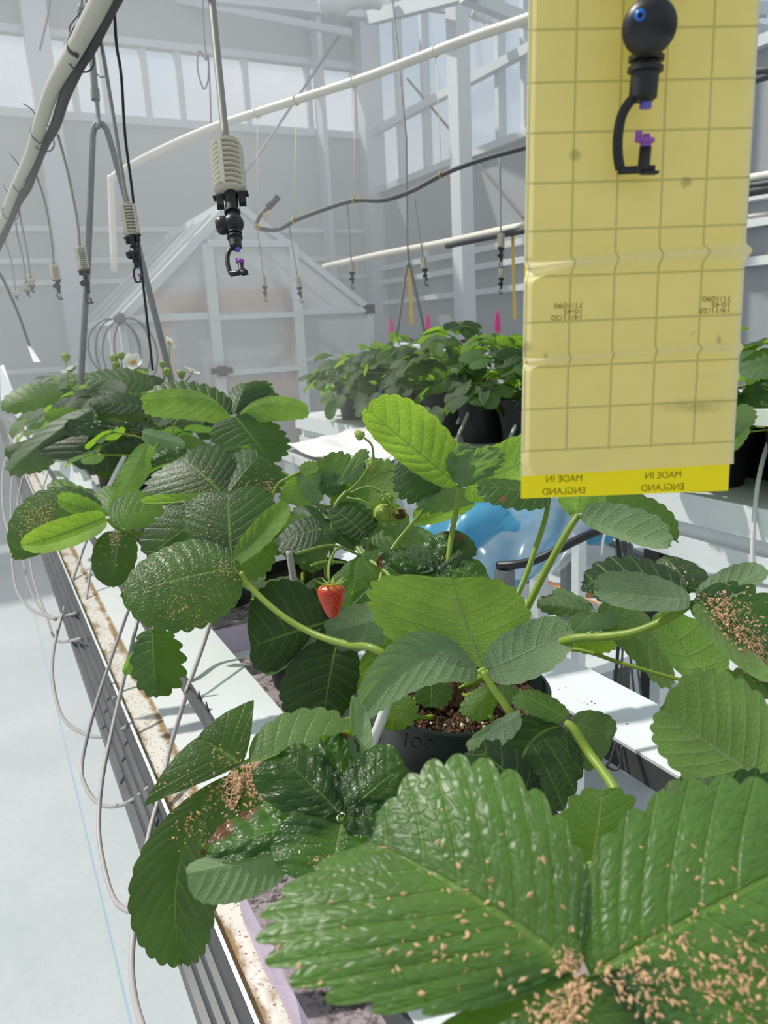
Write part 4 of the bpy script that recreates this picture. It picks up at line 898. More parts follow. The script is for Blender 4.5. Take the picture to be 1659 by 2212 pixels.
# ---------------------------------------------------------------- lower right: black cable, posts, wires, floor rails
gas_cable([(1075, 1222, 1.5), (1110, 1220, 1.48), (1150, 1212, 1.47), (1200, 1190, 1.46), (1260, 1160, 1.46), (1330, 1132, 1.47), (1400, 1110, 1.5)], .0085, 'black', 'black cable rising to the right in front of the clear film', 'black_hose', 'hose')
def post(p0, p1, w, mat, label, name='post', cat='post'): return single(name, MB().bar(p0, p1, w, w), MT[mat], label, cat)
q = onp(1404, 1640, 2, 0); post(q, q + (0, 0, .82), .05, 'dustblack', 'dark square post standing behind the right cover strip')
def leg(px, py, d, wpx, hpx, mat, label):
    a = at(px, py, d); post(np.array([a[0], a[1], 0]), np.array([a[0], a[1], a[2]]), wpx / F * d, mat, label)
leg(1350, 1120, 2.3, 26, 0, 'galv', 'grey steel post under the second row, behind the cables')
leg(1436, 1165, 2.2, 17, 0, 'black', 'slim black post under the second row below the drooping leaf')
leg(1090, 1230, 1.495, 32, 0, 'galv', 'short grey bracket post at the foot of the clear film')
leg(1225, 1200, 2.1, 20, 0, 'galv', 'short grey bracket post behind the black cable')
for k, (pts, r, mt, lab) in enumerate((([(1330, 1150, 1.75), (1338, 1190, 1.75), (1344, 1240, 1.75)], .004, 'black', 'black wire hanging before the grey steel post'),
        ([(1322, 1130, 1.7), (1305, 1160, 1.7), (1300, 1200, 1.7)], .003, 'whitetube', 'white tube loop at the end of the black cable'),
        ([(1345, 1120, 1.75), (1350, 1180, 1.75), (1345, 1200, 1.75)], .003, 'whitetube', 'white tube hanging beside the black wire'),
        ([(1331, 1134, 1.47), (1340, 1250, 1.47), (1336, 1378, 1.47), (1332, 1440, 1.47), (1326, 1500, 1.47)], .0034, 'black', 'thin black wire nearest the pot, behind the right strip'),
        ([(1345, 1129, 1.47), (1350, 1250, 1.47), (1346, 1378, 1.47), (1343, 1440, 1.47), (1339, 1510, 1.47)], .0022, 'hose', 'fine dark wire beside the thin black wire, behind the right strip'),
        ([(1352, 1127, 1.47), (1354, 1250, 1.47), (1358, 1378, 1.47), (1364, 1440, 1.47), (1372, 1520, 1.47)], .0022, 'hose', 'fine dark wire leaning toward the square post'),
        ([(1360, 1124, 1.475), (1362, 1250, 1.475), (1368, 1378, 1.475), (1376, 1430, 1.475), (1388, 1530, 1.475)], .0022, 'hose', 'fine dark wire closest to the square post'))):
    gas_cable(pts, r, mt, lab, 'hanging_wire', 'wire')
HK1, HK2 = [float((onp(x, y, 0, .456) - CAM) @ CM[:, 2]) for x, y in ((1331, 1604), (1343, 1612))]
gas_cable([(1331, 1604, HK1), (1326, 1620, HK1), (1317, 1645, HK1), (1306, 1658, HK1), (1298, 1652, HK1)], .0011, 'hose', 'dark wire hook below the right strip, on the pot side', 'hanging_wire', 'wire')
gas_cable([(1343, 1612, HK2), (1341, 1630, HK2), (1341, 1650, HK2), (1330, 1664, HK2), (1312, 1657, HK2)], .0011, 'hose', 'dark wire hook below the right strip, on the stub side', 'hanging_wire', 'wire')
q = onp(1362, 1664, 2, 0); single('pipe_stub', MB().lathe([(.001, 0), (.028, 0), (.028, .12), (.02, .125), (.001, .12)], 16, q), MT['white'], 'short white pipe stub standing on the floor below the right strip', 'pipe', angle=40)
for k, (p, q2, w, mt, lab) in enumerate((((1050, 1200), (1270, 1300), .035, 'wood', 'rusty flat floor rail seen between the leaf stalks'), ((1190, 1200), (1420, 1290), .04, 'white', 'white floor rail beside the rusty one'), ((1290, 1160), (1470, 1235), .05, 'galv', 'grey floor channel under the second row'))):
    a, b = onp(*p, 2, .01), onp(*q2, 2, .01); d = (b - a) * .3
    single('floor_rail', MB().bar(a - d, b + d, w, .02), MT[mt], lab, 'rail')
gas_cable([(1136, 1215, 1.9), (1140, 1260, 1.9)], .004, 'hose', 'grey wire hanging from the black cable', 'hanging_wire', 'wire')
# ---------------------------------------------------------------- leaf geometry
def leaf_geom(B, T, S1, S2, Nt, N=9, K=6, C=8, mid=None, bow=.05, cup=.10, quilt=0.0035, tooth=.13, crinkle=0.0, wave=.02, seed=0.0, wpos=.54, edge=.75, tx=1.7, pk=None, vm=1.8):
    """one leaflet from four points (base, tip, widest points of both halves); every side vein ends in a tooth"""
    B, T, S1, S2, Nt = [np.array(p, float) for p in (B, T, S1, S2, Nt)]
    Lg = np.linalg.norm(T - B)
    mc = (B + T) / 2 + Nt * bow * Lg if mid is None else np.array(mid, float)
    ctl = 2 * mc - (B + T) / 2
    def M(y): return B * (1 - y) ** 2 + ctl * 2 * y * (1 - y) + T * y * y
    mw = M(wpos)
    n = N * K; s = np.linspace(0, 1, n + 1); ph = s * N; fr = ph - np.floor(ph); fr[-1] = 0
    yE = (1 - np.cos(np.pi * s)) / 2
    w = np.sin(np.pi * s).clip(0, 1) ** edge * (0.90 + .22 * (s - .3)); w = w / w.max() if pk is None else (1 - np.abs(2 * s - 1)) ** pk
    ym = np.minimum(s ** vm, 1)
    tt = 1 - np.abs(2 * fr - 1) ** tx; grow = np.clip((s - .10) / .14, 0, 1)
    cut = tooth * (tt - 1) * grow
    vein = np.cos(2 * np.pi * (fr - .5)) * .5 + .5          # 1 on a vein
    vs, uvs = [], []
    rng = np.random.RandomState(int(seed * 1000) % 100000)
    wv = rng.uniform(-1, 1, 6)
    for i in range(n + 1):
        row = []
        for c in range(-C, C + 1):
            t = abs(c) / C; S = S1 if c < 0 else S2; V = S - mw; VL = np.linalg.norm(V)
            q = 1 + cut[i] * t ** 2
            x = w[i] * t * q
            y = ym[i] + (yE[i] - ym[i]) * t ** 1.3 + cut[i] * t ** 2 * .35 * s[i]
            y = min(max(y, -.02), 1.02)
            P = M(y) + V * x
            env = math.sin(math.pi * min(1, t * .9 + .05)) * math.sin(math.pi * min(.999, s[i] * .92 + .06)) ** .5
            h = cup * VL * 4 * x * (1 - x) * .25 + quilt * Lg * env * (.5 - vein[i] ** 2) - quilt * Lg * .5 * max(0, 1 - t * 6)
            h += wave * Lg * t * (wv[0] * math.sin(5 * s[i] + wv[1] * 3 + (c > 0) * 2) + .6 * wv[2] * math.sin(11 * s[i] + wv[3] * 3 + (c > 0)))
            if crinkle:
                e = Vector((c / C * 3.6 + seed, s[i] * 5.2, seed * 2)); e2 = Vector((c / C * 8.5 + seed, s[i] * 12, seed * 3))
                h += crinkle * Lg * (mnoise.noise(e) + .55 * abs(mnoise.noise(e2))) * min(1, t * 3 + .2) * min(1, s[i] * 4)
            vs.append(P + Nt * h); uvs.append((ph[i], t))
    W = 2 * C + 1; fs = []
    flip = np.cross(T - B, S2 - S1) @ Nt > 0
    for i in range(n):
        for c in range(W - 1):
            a, b, d, e = i * W + c, i * W + c + 1, (i + 1) * W + c + 1, (i + 1) * W + c
            fs.append((e, d, b, a) if flip else (a, b, d, e))
    return vs, fs, uvs
def leaf_mesh(name, vs, fs, uvs, mat, org, dry=None):
    V = np.array(vs); me = bpy.data.meshes.new(name); me.from_pydata((V - org).tolist(), [], fs)
    me.materials.append(mat); me.polygons.foreach_set('use_smooth', [True] * len(fs))
    l = me.uv_layers.new(name='UVMap'); ix = np.zeros(len(me.loops), int); me.loops.foreach_get('vertex_index', ix)
    l.data.foreach_set('uv', np.array(uvs, float)[ix].ravel())
    if dry:
        a = me.attributes.new('dry', 'FLOAT', 'POINT'); pr = proj(V); d = np.zeros(len(V))
        for px, py, r in dry: d = np.maximum(d, 1.0 - np.hypot(pr[:, 0] - px, pr[:, 1] - py) / r * .9)
        a.data.foreach_set('value', d.clip(0, 1))
    me.update(); return me
LEAFGEO = {}
def leaflet(parent, mk, face, B, T, S1, S2, key=None, dry=None, m=None, label=None, **o):
    d = B[2]; q = lambda p: at(p[0], p[1], d + (p[2] if len(p) > 2 else 0) / 100)
    b, t, s1, s2 = at(*B), q(T), q(S1), q(S2)
    n = unit(np.cross(t - b, s1 - s2)); n = n if n @ (CAM - b) > 0 else -n
    if face == 'u': n = -n
    px = math.hypot(S1[0] - S2[0], S1[1] - S2[1]); big = max(px, math.hypot(B[0] - T[0], B[1] - T[1]))
    o.setdefault('K', 10 if big > 260 else 8 if big > 120 else 6); o.setdefault('C', 12 if big > 260 else 9 if big > 120 else 6)
    o.setdefault('N', 10 if big > 260 else 9 if big > 110 else 7); o.setdefault('seed', (B[0] * 7.31 + B[1] * 3.17) % 97)
    g = leaf_geom(b, t, s1, s2, n, mid=(q(m) if m else None), **o)
    org = ORG[parent.name]; ob = bpy.data.objects.new('leaflet', leaf_mesh('leaflet', *g, LEAF[mk], org, dry))
    COL.objects.link(ob); ob.parent = parent; ORG[ob.name] = org
    if label: ob['label'] = label
    if key: LEAFGEO[key] = g
    return ob
def stalk(parent, pts, r=.0024, name='leaf', mat='petiole', taper=.8):
    P = cr(line(pts), 6); n = len(P)
    R = [r * (taper + (1 - taper) * i / (n - 1)) for i in range(n)]
    return part(name, MB().tube(P, R, 9), MT[mat], parent, sm=True)
def leaf(plant, pts, r, leaflets, mat='petiole'):
    s = stalk(plant, pts, r, mat=mat)
    for L in leaflets:
        kw = dict(L[6]) if len(L) > 6 else {}
        leaflet(s, *L[:6], **kw)
    return s
CR = dict(crinkle=.10, cup=.25, quilt=0.0135, wave=.05, tooth=.05)

def plant_at(label, x, y, rich=False, pot='blackpot', rt=.07, group=None, h=.15, seed=1, name='strawberry_plant', z=None):
    z = z if z is not None else ZT0 + .0455
    p = thing(name, label, 'plant', (x, y, z), group)
    so = pot_parts(p, (x, y, z), rt, rt * .72, h, MT[pot], seed, rich)
    return p, so
P1, so1 = plant_at('nearest strawberry plant with big bran dusted leaves filling the bottom corner', .335, .20, seed=3, rt=.07, h=.12)
P2, so2 = plant_at('strawberry plant in the dark green pot marked 100', .325, .514, rich=True, pot='pot', rt=.0765, seed=5)
P3, so3 = plant_at('strawberry plant bearing the single ripe red berry', .335, .90, rich=False, seed=9)
P4, so4 = plant_at('strawberry plant behind the berry plant, whose bran dusted leaves overhang the left cover strip', .325, 1.28, seed=11)

# ---- nearest plant
leaf(P1, [(1262, 2118, .262), (1290, 2190, .275), (1330, 2330, .31), (1340, 2420, .36)], .0026, [
 ('a', 't', (1252, 2096, .26), (790, 1812, 4.5), (1095, 1655, 5.0), (612, 2120, 0), dict(key='A1', N=11, tx=2.2, vm=2.5, cup=.2, tooth=.11, bow=.08, quilt=.010)),
 ('a', 't', (1274, 2106, .26), (1815, 1815, 4.0), (1440, 1700, 4.5), (1760, 2240, -1), dict(key='A2', N=11, tx=2.2, vm=2.5, cup=.2, tooth=.11, bow=.06, quilt=.010)),
 ('d', 't', (1262, 2116, .258), (1130, 2560, -4), (925, 2262, -.5), (1490, 2250, -.5), dict(key='A3', N=10, cup=.35, tooth=.1, quilt=0.0050))])
leaf(P1, [(1275, 1862, .36), (1290, 1960, .36), (1310, 2100, .36)], .002, [
 ('m', 't', (1275, 1880, .36), (1300, 1700, 2), (1205, 1775, 1), (1385, 1775, 1), dict(N=6, tooth=.16))])
leaf(P1, [(1560, 1810, .36), (1500, 1900, .36), (1430, 2060, .36)], .002, [
 ('v', 't', (1565, 1805, .36), (1425, 1706, 2), (1545, 1688, 2), (1475, 1800, 0), dict(N=8, quilt=0.0115)),
 ('d', 't', (1665, 1820, .37), (1575, 1672, 1), (1515, 1752, 1), (1690, 1700, 1), dict(N=8, tooth=.14))])
leaf(P1, [(1695, 1718, .38), (1720, 1800, .38), (1700, 1950, .38)], .0025, [
 ('m', 'u', (1700, 1722, .38), (1424, 1528, 2), (1615, 1472, 2), (1485, 1690, 0), dict(N=12, tooth=.07, quilt=0.0046, cup=-.1))])
leaf(P1, [(1222, 1562, .512), (1240, 1575, .508), (1275, 1630, .50), (1325, 1700, .475), (1365, 1790, .45), (1390, 1950, .42)], .0036, [
 ('k', 't', (1210, 1568, .512), (1100, 1720, -1.5), (1055, 1575, 0), (1240, 1720, -1.5), dict(m=(1140, 1610, 0), N=7, quilt=0.0115, tooth=.07)),
 ('v', 'u', (1122, 1544, .508), (1003, 1612, 0), (1068, 1556, .3), (1080, 1615, -.3), dict(N=7)),
 ('k', 't', (1160, 1728, .495), (1028, 1612, 1), (1125, 1625, 1), (1020, 1700, 0), dict(N=6)),
 ('m', 't', (1222, 1552, .515), (1113, 1497, 2), (1190, 1502, 2), (1140, 1546, 0), dict(N=8)),
 ('d', 'u', (1234, 1556, .515), (1328, 1590, 1), (1300, 1538, 1.5), (1255, 1665, -1), dict(N=7, tooth=.06))])
leaf(P1, [(738, 1765, .46), (745, 1800, .465), (790, 1900, .46), (900, 2060, .40)], .003, [
 ('g', 't', (735, 1757, .46), (600, 1632, 2), (575, 1730, .5), (700, 1640, 3), dict(CR, key='S1', tooth=.02, edge=.5, crinkle=.09)),
 ('g', 't', (730, 1745, .468), (738, 1588, 3), (668, 1650, 2), (778, 1645, 3), dict(CR, crinkle=.22, dry=((742, 1596, 24),))),
 ('g', 't', (743, 1757, .46), (875, 1650, 2), (775, 1632, 3), (868, 1748, 1), dict(CR, tooth=.02, crinkle=.06, edge=.5)),
 ('g', 't', (746, 1766, .458), (862, 1772, 0), (800, 1728, 1), (800, 1815, -1), dict(CR, crinkle=.16, edge=.5)),
 ('g', 't', (738, 1778, .458), (708, 1928, -3), (588, 1810, -1), (820, 1842, -1), dict(CR, key='S3', crinkle=.08, tooth=.02, edge=.48)),
 ('g', 't', (726, 1764, .462), (434, 1850, -1), (610, 1712, 2), (590, 1846, -1.5), dict(CR, crinkle=.05, tooth=.02, cup=-.4, dry=((470, 1790, 60), (530, 1750, 40), (440, 1850, 24)))),
 ('v', 'u', (614, 1838, .448), (400, 1888, -1), (500, 1836, .5), (520, 1948, -1), dict(N=12, tooth=.03, quilt=.012, edge=.5)),
 ('v', 'u', (772, 1695, .478), (764, 1498, 4), (752, 1600, 2), (806, 1606, 2.5), dict(N=8, cup=.4, tooth=.05))])

# ---- the plant in pot 100
crown = (950, 1470, .665)
leaf(P2, [(1042, 1450, .556), (1075, 1500, .55), (1115, 1555, .545), (1150, 1600, .56)], .0033, [
 ('l', 'u', (1042, 1442, .556), (975, 1246, 2.5), (794, 1316, 1), (1150, 1328, 2.5), dict(N=10, tooth=.06, quilt=0.0038, edge=.50, wave=.01)),
 ('v', 'u', (1032, 1450, .555), (770, 1535, -2), (880, 1368, 0), (905, 1490, -1), dict(m=(905, 1418, 0), N=12, tooth=.045, quilt=0.0038)),
 ('d', 't', (1028, 1440, .562), (855, 1362, 2), (930, 1345, 2), (905, 1405, 1), dict(N=7)),
 ('v', 'u', (1054, 1446, .556), (1240, 1358, 1), (1120, 1348, 1.5), (1165, 1462, -.5), dict(N=9, tooth=.05, quilt=0.0038))])
leaf(P2, [(990, 1048, .755), (988, 1090, .75), (975, 1160, .735), (960, 1290, .71), (950, 1470, .665)], .0032, [
 ('l', 'u', (986, 1046, .755), (788, 880, -2), (935, 893, -1), (852, 990, -1), dict(N=11, tooth=.05, quilt=0.0046, cup=.2)),
 ('v', 'u', (1000, 1052, .748), (1030, 966, -1.5), (966, 985, -1), (1092, 1000, 0), dict(crinkle=.12, N=8, cup=.4)),
 ('l', 'u', (1008, 1048, .755), (1240, 942, 0), (1090, 950, 1), (1110, 1065, -1), dict(N=10, tooth=.05))])
leaf(P2, [(957, 1055, .85), (900, 1120, .86), (840, 1200, .85), (800, 1330, .80)], .0025, [
 ('d', 't', (955, 1052, .85), (862, 992, 2), (935, 983, 2), (868, 1082, -1), dict(N=8)),
 ('v', 't', (957, 1056, .85), (1032, 1085, -1), (990, 1046, 1), (905, 1108, -2), dict(N=8)),
 ('v', 't', (957, 1050, .855), (965, 984, 3), (922, 1000, 3), (995, 1010, 3), dict(N=7)),
 ('l', 'u', (895, 1128, .87), (1028, 1085, 0), (950, 1062, .5), (965, 1125, 0), dict(N=9))])
leaf(P2, [(1185, 1078, .70), (1178, 1120, .70), (1155, 1190, .69), (1120, 1280, .68), (1040, 1420, .66)], .0028, [
 ('d', 't', (1188, 1072, .70), (1028, 1052, 1), (1110, 1035, 2), (1112, 1104, -1), dict(N=9, dry=((1088, 1075, 16),))),
 ('l', 'u', (1190, 1070, .70), (1200, 960, 2), (1150, 1010, 1), (1260, 1010, 2), dict(N=8))])
leaf(P2, [(1250, 1112, .62), (1225, 1150, .62), (1175, 1240, .625), (1135, 1320, .63), (1080, 1420, .65), (990, 1480, .66)], .0034, [
 ('l', 'u', (1248, 1108, .62), (1262, 985, 1), (1200, 1045, 1), (1325, 1045, 1), dict(N=8)),
 ('m', 'u', (1244, 1106, .62), (1222, 1100, 1), (1230, 1092, 1), (1236, 1118, 0), dict(N=5)),
 ('m', 't', (1258, 1110, .622), (1466, 1172, 2), (1395, 1068, 3), (1380, 1140, 1), dict(N=11, tooth=.06, dry=((1470, 1155, 12),))),
 ('v', 'u', (1256, 1112, .615), (1452, 1180, -1), (1375, 1096, .5), (1335, 1165, -1.5), dict(N=8, tooth=.09))])
leaf(P2, [(1488, 1306, .515), (1440, 1338, .52), (1370, 1366, .53), (1300, 1376, .545), (1230, 1382, .56), (1120, 1420, .60), (1010, 1480, .65)], .0036, [
 ('k', 't', (1482, 1278, .53), (1254, 1258, 2), (1370, 1200, 3), (1350, 1310, 0), dict(N=8, tooth=.12, dry=((1272, 1292, 16),), key='F1')),
 ('v', 'u', (1491, 1296, .514), (1280, 1272, 0), (1375, 1234, 1), (1385, 1322, -1), dict(N=9, tooth=.06, quilt=0.0038)),
 ('k', 't', (1494, 1280, .54), (1432, 1200, 3), (1418, 1262, 2), (1530, 1240, 3), dict(N=6, tooth=.1, key='F3')),
 ('v', 'u', (1506, 1296, .52), (1656, 1230, 2), (1565, 1228, 2.5), (1605, 1282, .5), dict(N=9, tooth=.04, quilt=0.0054)),
 ('g', 't', (1498, 1296, .514), (1680, 1490, -3), (1672, 1290, 1), (1552, 1395, -1), dict(N=9, key='F5', cup=-.3, quilt=0.0077)),
 ('m', 'u', (1500, 1306, .508), (1668, 1470, -3), (1598, 1378, -1), (1562, 1412, -2), dict(N=9, tooth=.03))])
leaf(P2, [(1660, 1492, .50), (1690, 1500, .50), (1720, 1560, .5)], .002, [
 ('v', 't', (1672, 1492, .50), (1540, 1492, 0), (1600, 1442, 1), (1600, 1520, 0), dict(N=8))])
leaf(P2, [(1282, 1322, .60), (1250, 1350, .605), (1190, 1400, .615), (1080, 1470, .64)], .0024, [
 ('v', 't', (1280, 1322, .60), (1158, 1304, 2), (1215, 1285, 2), (1215, 1334, 1), dict(N=8, tooth=.14)),
 ('v', 't', (1284, 1318, .61), (1192, 1283, 4), (1232, 1276, 4), (1262, 1308, 3), dict(N=7)),
 ('v', 't', (1284, 1322, .60), (1230, 1370, -2), (1222, 1338, -1), (1340, 1346, -1), dict(N=8)),
 ('v', 't', (1290, 1322, .60), (1458, 1478, -2), (1395, 1322, 1), (1352, 1412, -1), dict(m=(1385, 1362, 0), N=10, tooth=.06)),
 ('l', 'u', (1230, 1386, .605), (1338, 1384, 0), (1285, 1364, 0), (1285, 1415, 0), dict(N=9))])
leaf(P2, [(1530, 1478, .56), (1460, 1466, .57), (1350, 1435, .58), (1230, 1402, .60), (1110, 1430, .63)], .0017, [
 ('m', 'u', (1528, 1476, .56), (1424, 1318, 2), (1562, 1392, 1), (1432, 1415, 1), dict(N=6, tooth=.07, quilt=0.0031))])
leaf(P2, [(520, 1236, .775), (545, 1272, .77), (610, 1330, .75), (680, 1370, .73), (750, 1392, .70), (810, 1402, .67), (900, 1460, .66)], .0036, [
 ('a', 't', (510, 1224, .778), (258, 1288, -3), (400, 1165, 2), (428, 1362, -3), dict(key='M1', N=13, tooth=.06, quilt=0.0062, cup=.25)),
 ('d', 't', (500, 1208, .785), (492, 1060, 4), (394, 1125, 3), (596, 1092, 3), dict(key='M2', N=10, tooth=.08)),
 ('l', 'u', (508, 1207, .776), (624, 1090, 1), (556, 1118, 1), (588, 1166, 0), dict(N=9, tooth=.07)),
 ('m', 't', (510, 1222, .78), (596, 1174, 2), (545, 1160, 3), (565, 1250, 0), dict(N=8))])
leaf(P2, [(528, 1648, .562), (600, 1612, .58), (680, 1575, .60), (745, 1556, .62), (850, 1530, .645)], .0022, [
 ('d', 't', (523, 1650, .56), (428, 1592, 1), (303, 1742, -2), (546, 1508, 3), dict(N=8, tooth=.02, pk=1.15, cup=.3, key='R1', quilt=0.0046)),
 ('v', 't', (540, 1650, .56), (762, 1582, 2), (640, 1532, 3), (640, 1642, 0), dict(N=8, tooth=.10, quilt=0.0046)),
 ('d', 't', (502, 1672, .555), (392, 2088, -3), (283, 1890, -1), (487, 1880, -2), dict(m=(392, 1848, -.6), edge=.95, N=15, tooth=.055, quilt=0.0038, key='R3', K=8)),
 ('d', 't', (524, 1656, .56), (560, 1770, -2), (490, 1720, -1), (632, 1700, -1), dict(key='R4', N=7))])
leaf(P2, [(855, 1500, .615), (880, 1470, .63), (920, 1465, .65)], .0015, [('l', 't', (852, 1500, .615), (852, 1580, -1.5), (818, 1545, -1), (906, 1535, -1), dict(N=7))])
leaf(P2, [(932, 1455, .62), (945, 1450, .64), (955, 1470, .66)], .0015, [('m', 't', (932, 1455, .62), (930, 1530, -1.5), (893, 1492, -1), (980, 1498, -1), dict(N=7))])
leaf(P2, [(1064, 1478, .60), (1060, 1490, .62), (1010, 1500, .65)], .0015, [('l', 't', (1064, 1480, .60), (1008, 1548, -1), (1002, 1508, 0), (1062, 1545, -1), dict(N=7)), ('m', 't', (1070, 1500, .60), (1120, 1492, 0), (1090, 1478, 1), (1098, 1525, -1), dict(N=7))])
for pts in ([(1000, 1500, .64), (1035, 1515, .62), (1058, 1545, .61), (1066, 1562, .61)], [(960, 1480, .66), (975, 1440, .67), (1010, 1420, .68)], [(985, 1490, .655), (1030, 1470, .65), (1060, 1465, .64)],
            [(900, 1500, .65), (890, 1530, .62), (905, 1550, .61), (935, 1548, .61)], [(940, 1490, .66), (930, 1440, .67), (900, 1400, .69)], [(955, 1490, .66), (968, 1430, .67), (962, 1390, .69)]):
    stalk(P2, pts, .0019, 'stalk')
m = MB()
for k, (px, py) in enumerate(((930, 1500), (955, 1510), (985, 1500), (905, 1490), (970, 1480))):
    m.tube(cr([at(px, py + 30, .65), at(px + 4, py, .655), at(px + 14 - 7 * k, py - 40, .66)], 4), [.006, .006, .0055, .005, .005, .004, .004, .003, .002], 7)
part('crown', m, MT['dead'], P2, sm=True)
# handwritten number on the pot: marker strokes lying on the wall
def on_pot(px, py):
    r = ray(px, py); c = np.array([.325, .514]); R = .0765
    for _ in range(4):                         # sight line against the tapering wall
        a = r[0] ** 2 + r[1] ** 2; o = CAM[:2] - c; b = 2 * (o @ r[:2]); cc = o @ o - R * R
        t = (-b - math.sqrt(max(0, b * b - 4 * a * cc))) / (2 * a); P = CAM + r * t; hh = (P[2] - (ZT0 + .0455)) / .15
        R = (.0551 + (.0765 - .0551) * (.45 + (hh - .52) * .98 if hh < .54 else .52 + (hh - .54) * .99)) + .0002
    return P
m = MB().tube([on_pot(877, 1585), on_pot(875, 1596), on_pot(874, 1612)], .00045, 5)
for cx, cy, a_, b_ in ((898, 1605, 9, 10), (926, 1609, 9, 9)): m.tube([on_pot(cx + a_ * math.cos(t), cy + b_ * math.sin(t)) for t in np.linspace(-2.4, 3.8, 16)], .00045, 5)
pt = [o for o in P2.children if o.name.startswith('pot')][0]
part('handwritten_number', m, MT['black'], pt, label='100 written by hand in black')

# ---- the plant with the berry
leaf(P3, [(700, 1345, .80), (735, 1335, .81), (770, 1340, .84)], .002, [
 ('k', 't', (702, 1345, .80), (540, 1398, -2), (592, 1252, 1), (610, 1448, -2), dict(N=8, tooth=.05)),
 ('v', 'u', (690, 1362, .79), (570, 1455, -1), (640, 1392, 0), (640, 1428, -1), dict(N=7, tooth=.03)),
 ('k', 't', (728, 1380, .785), (695, 1568, -2), (604, 1480, -1), (776, 1468, -1), dict(N=9, quilt=0.0135, tooth=.06)),
 ('m', 't', (738, 1328, .82), (885, 1192, 4), (738, 1225, 3), (880, 1300, 1), dict(N=8, tooth=.05)),
 ('v', 'u', (858, 1330, .775), (698, 1368, 0), (770, 1302, 1), (790, 1405, 0), dict(N=6, tooth=.12)),
 ('m', 'u', (862, 1320, .81), (795, 1510, 0), (780, 1420, 0), (860, 1430, 0), dict(N=8)),
 ('l', 'u', (870, 1310, .82), (760, 1270, 1), (830, 1250, 1), (800, 1345, 0), dict(N=8))])
leaf(P3, [(752, 1082, .95), (735, 1120, .95), (715, 1200, .945), (700, 1280, .95)], .0022, [
 ('m', 'u', (752, 1080, .95), (700, 983, 2), (684, 1045, 1), (772, 1000, 2), dict(N=8, tooth=.12)),
 ('m', 'u', (756, 1082, .95), (862, 1018, 2), (795, 1000, 2), (850, 1092, 0), dict(N=8)),
 ('v', 'u', (740, 1046, .93), (784, 968, 1), (746, 1010, .5), (790, 1005, 1), dict(N=8, cup=.3)),
 ('v', 't', (746, 1056, .945), (692, 1040, 0), (716, 1014, 1), (704, 1070, 0), dict(crinkle=.1)),
 ('l', 'u', (730, 1102, .94), (748, 1046, 1), (714, 1070, .5), (796, 1085, .5), dict(N=7))])
leaf(P3, [(648, 1020, .95), (622, 1033, .95), (598, 1050, .955), (585, 1100, .96), (600, 1200, .96)], .0022, [
 ('v', 'u', (649, 1018, .95), (690, 1088, 0), (650, 1060, 0), (696, 1030, 0), dict(N=8)),
 ('l', 'u', (648, 1018, .948), (688, 1004, 0), (660, 997, .5), (676, 1024, -.5), dict(N=7)),
 ('m', 'u', (652, 1026, .955), (628, 1090, 0), (604, 1060, 0), (684, 1078, 0), dict(N=8))])
leaf(P3, [(795, 1162, .88), (790, 1200, .885), (780, 1260, .89)], .0022, [
 ('d', 't', (790, 1156, .88), (708, 1092, 2), (800, 1098, 2), (735, 1150, 0), dict(N=9, quilt=0.0135)),
 ('v', 't', (798, 1163, .88), (950, 1172, 0), (860, 1128, 2), (875, 1190, -1), dict(N=10, quilt=0.0097, tooth=.05)),
 ('d', 't', (786, 1160, .885), (765, 1195, -1), (712, 1150, 0), (778, 1140, 0), dict(N=7))])
leaf(P3, [(692, 1142, .88), (700, 1190, .885), (705, 1250, .90)], .0022, [
 ('d', 't', (692, 1142, .88), (600, 1172, 0), (640, 1116, 2), (645, 1198, -2), dict(N=9, quilt=0.0077)),
 ('v', 't', (694, 1144, .88), (662, 1218, -2), (618, 1190, -1), (726, 1168, 0), dict(N=8, quilt=0.0077)),
 ('d', 't', (690, 1138, .89), (655, 1093, 3), (634, 1112, 3), (694, 1104, 3), dict(N=7)),
 ('l', 'u', (674, 1132, .888), (588, 1142, 0), (630, 1110, 1), (630, 1146, 0), dict(N=8)),
 ('m', 'u', (882, 1136, .92), (798, 1100, 0), (850, 1083, 0), (830, 1144, 0), dict(N=8))])
leaf(P3, [(945, 1230, .722), (900, 1260, .74), (850, 1300, .78)], .0025, [
 ('g', 't', (941, 1228, .72), (812, 1216, 0), (875, 1184, 2), (872, 1240, -1), dict(CR, dry=((824, 1214, 24),))),
 ('v', 'u', (935, 1230, .715), (842, 1238, 0), (890, 1225, .3), (890, 1242, -.3), dict(N=8)),
 ('v', 't', (946, 1224, .72), (878, 1188, 1), (918, 1182, 1), (893, 1216, 0), dict(N=7, quilt=0.0115)),
 ('g', 't', (949, 1222, .722), (972, 1150, 2), (912, 1180, 2), (1022, 1180, 2), dict(CR, crinkle=.16, dry=((968, 1154, 26), (990, 1164, 22)))),
 ('d', 't', (950, 1226, .72), (1028, 1178, 1), (985, 1172, 2), (1005, 1220, 0), dict(N=7)),
 ('g', 't', (955, 1227, .72), (1060, 1258, -1), (1012, 1206, 1), (975, 1268, -2), dict(CR, dry=((990, 1247, 14),))),
 ('g', 't', (945, 1231, .72), (895, 1275, -1), (880, 1245, 0), (965, 1270, -1), dict(CR))])
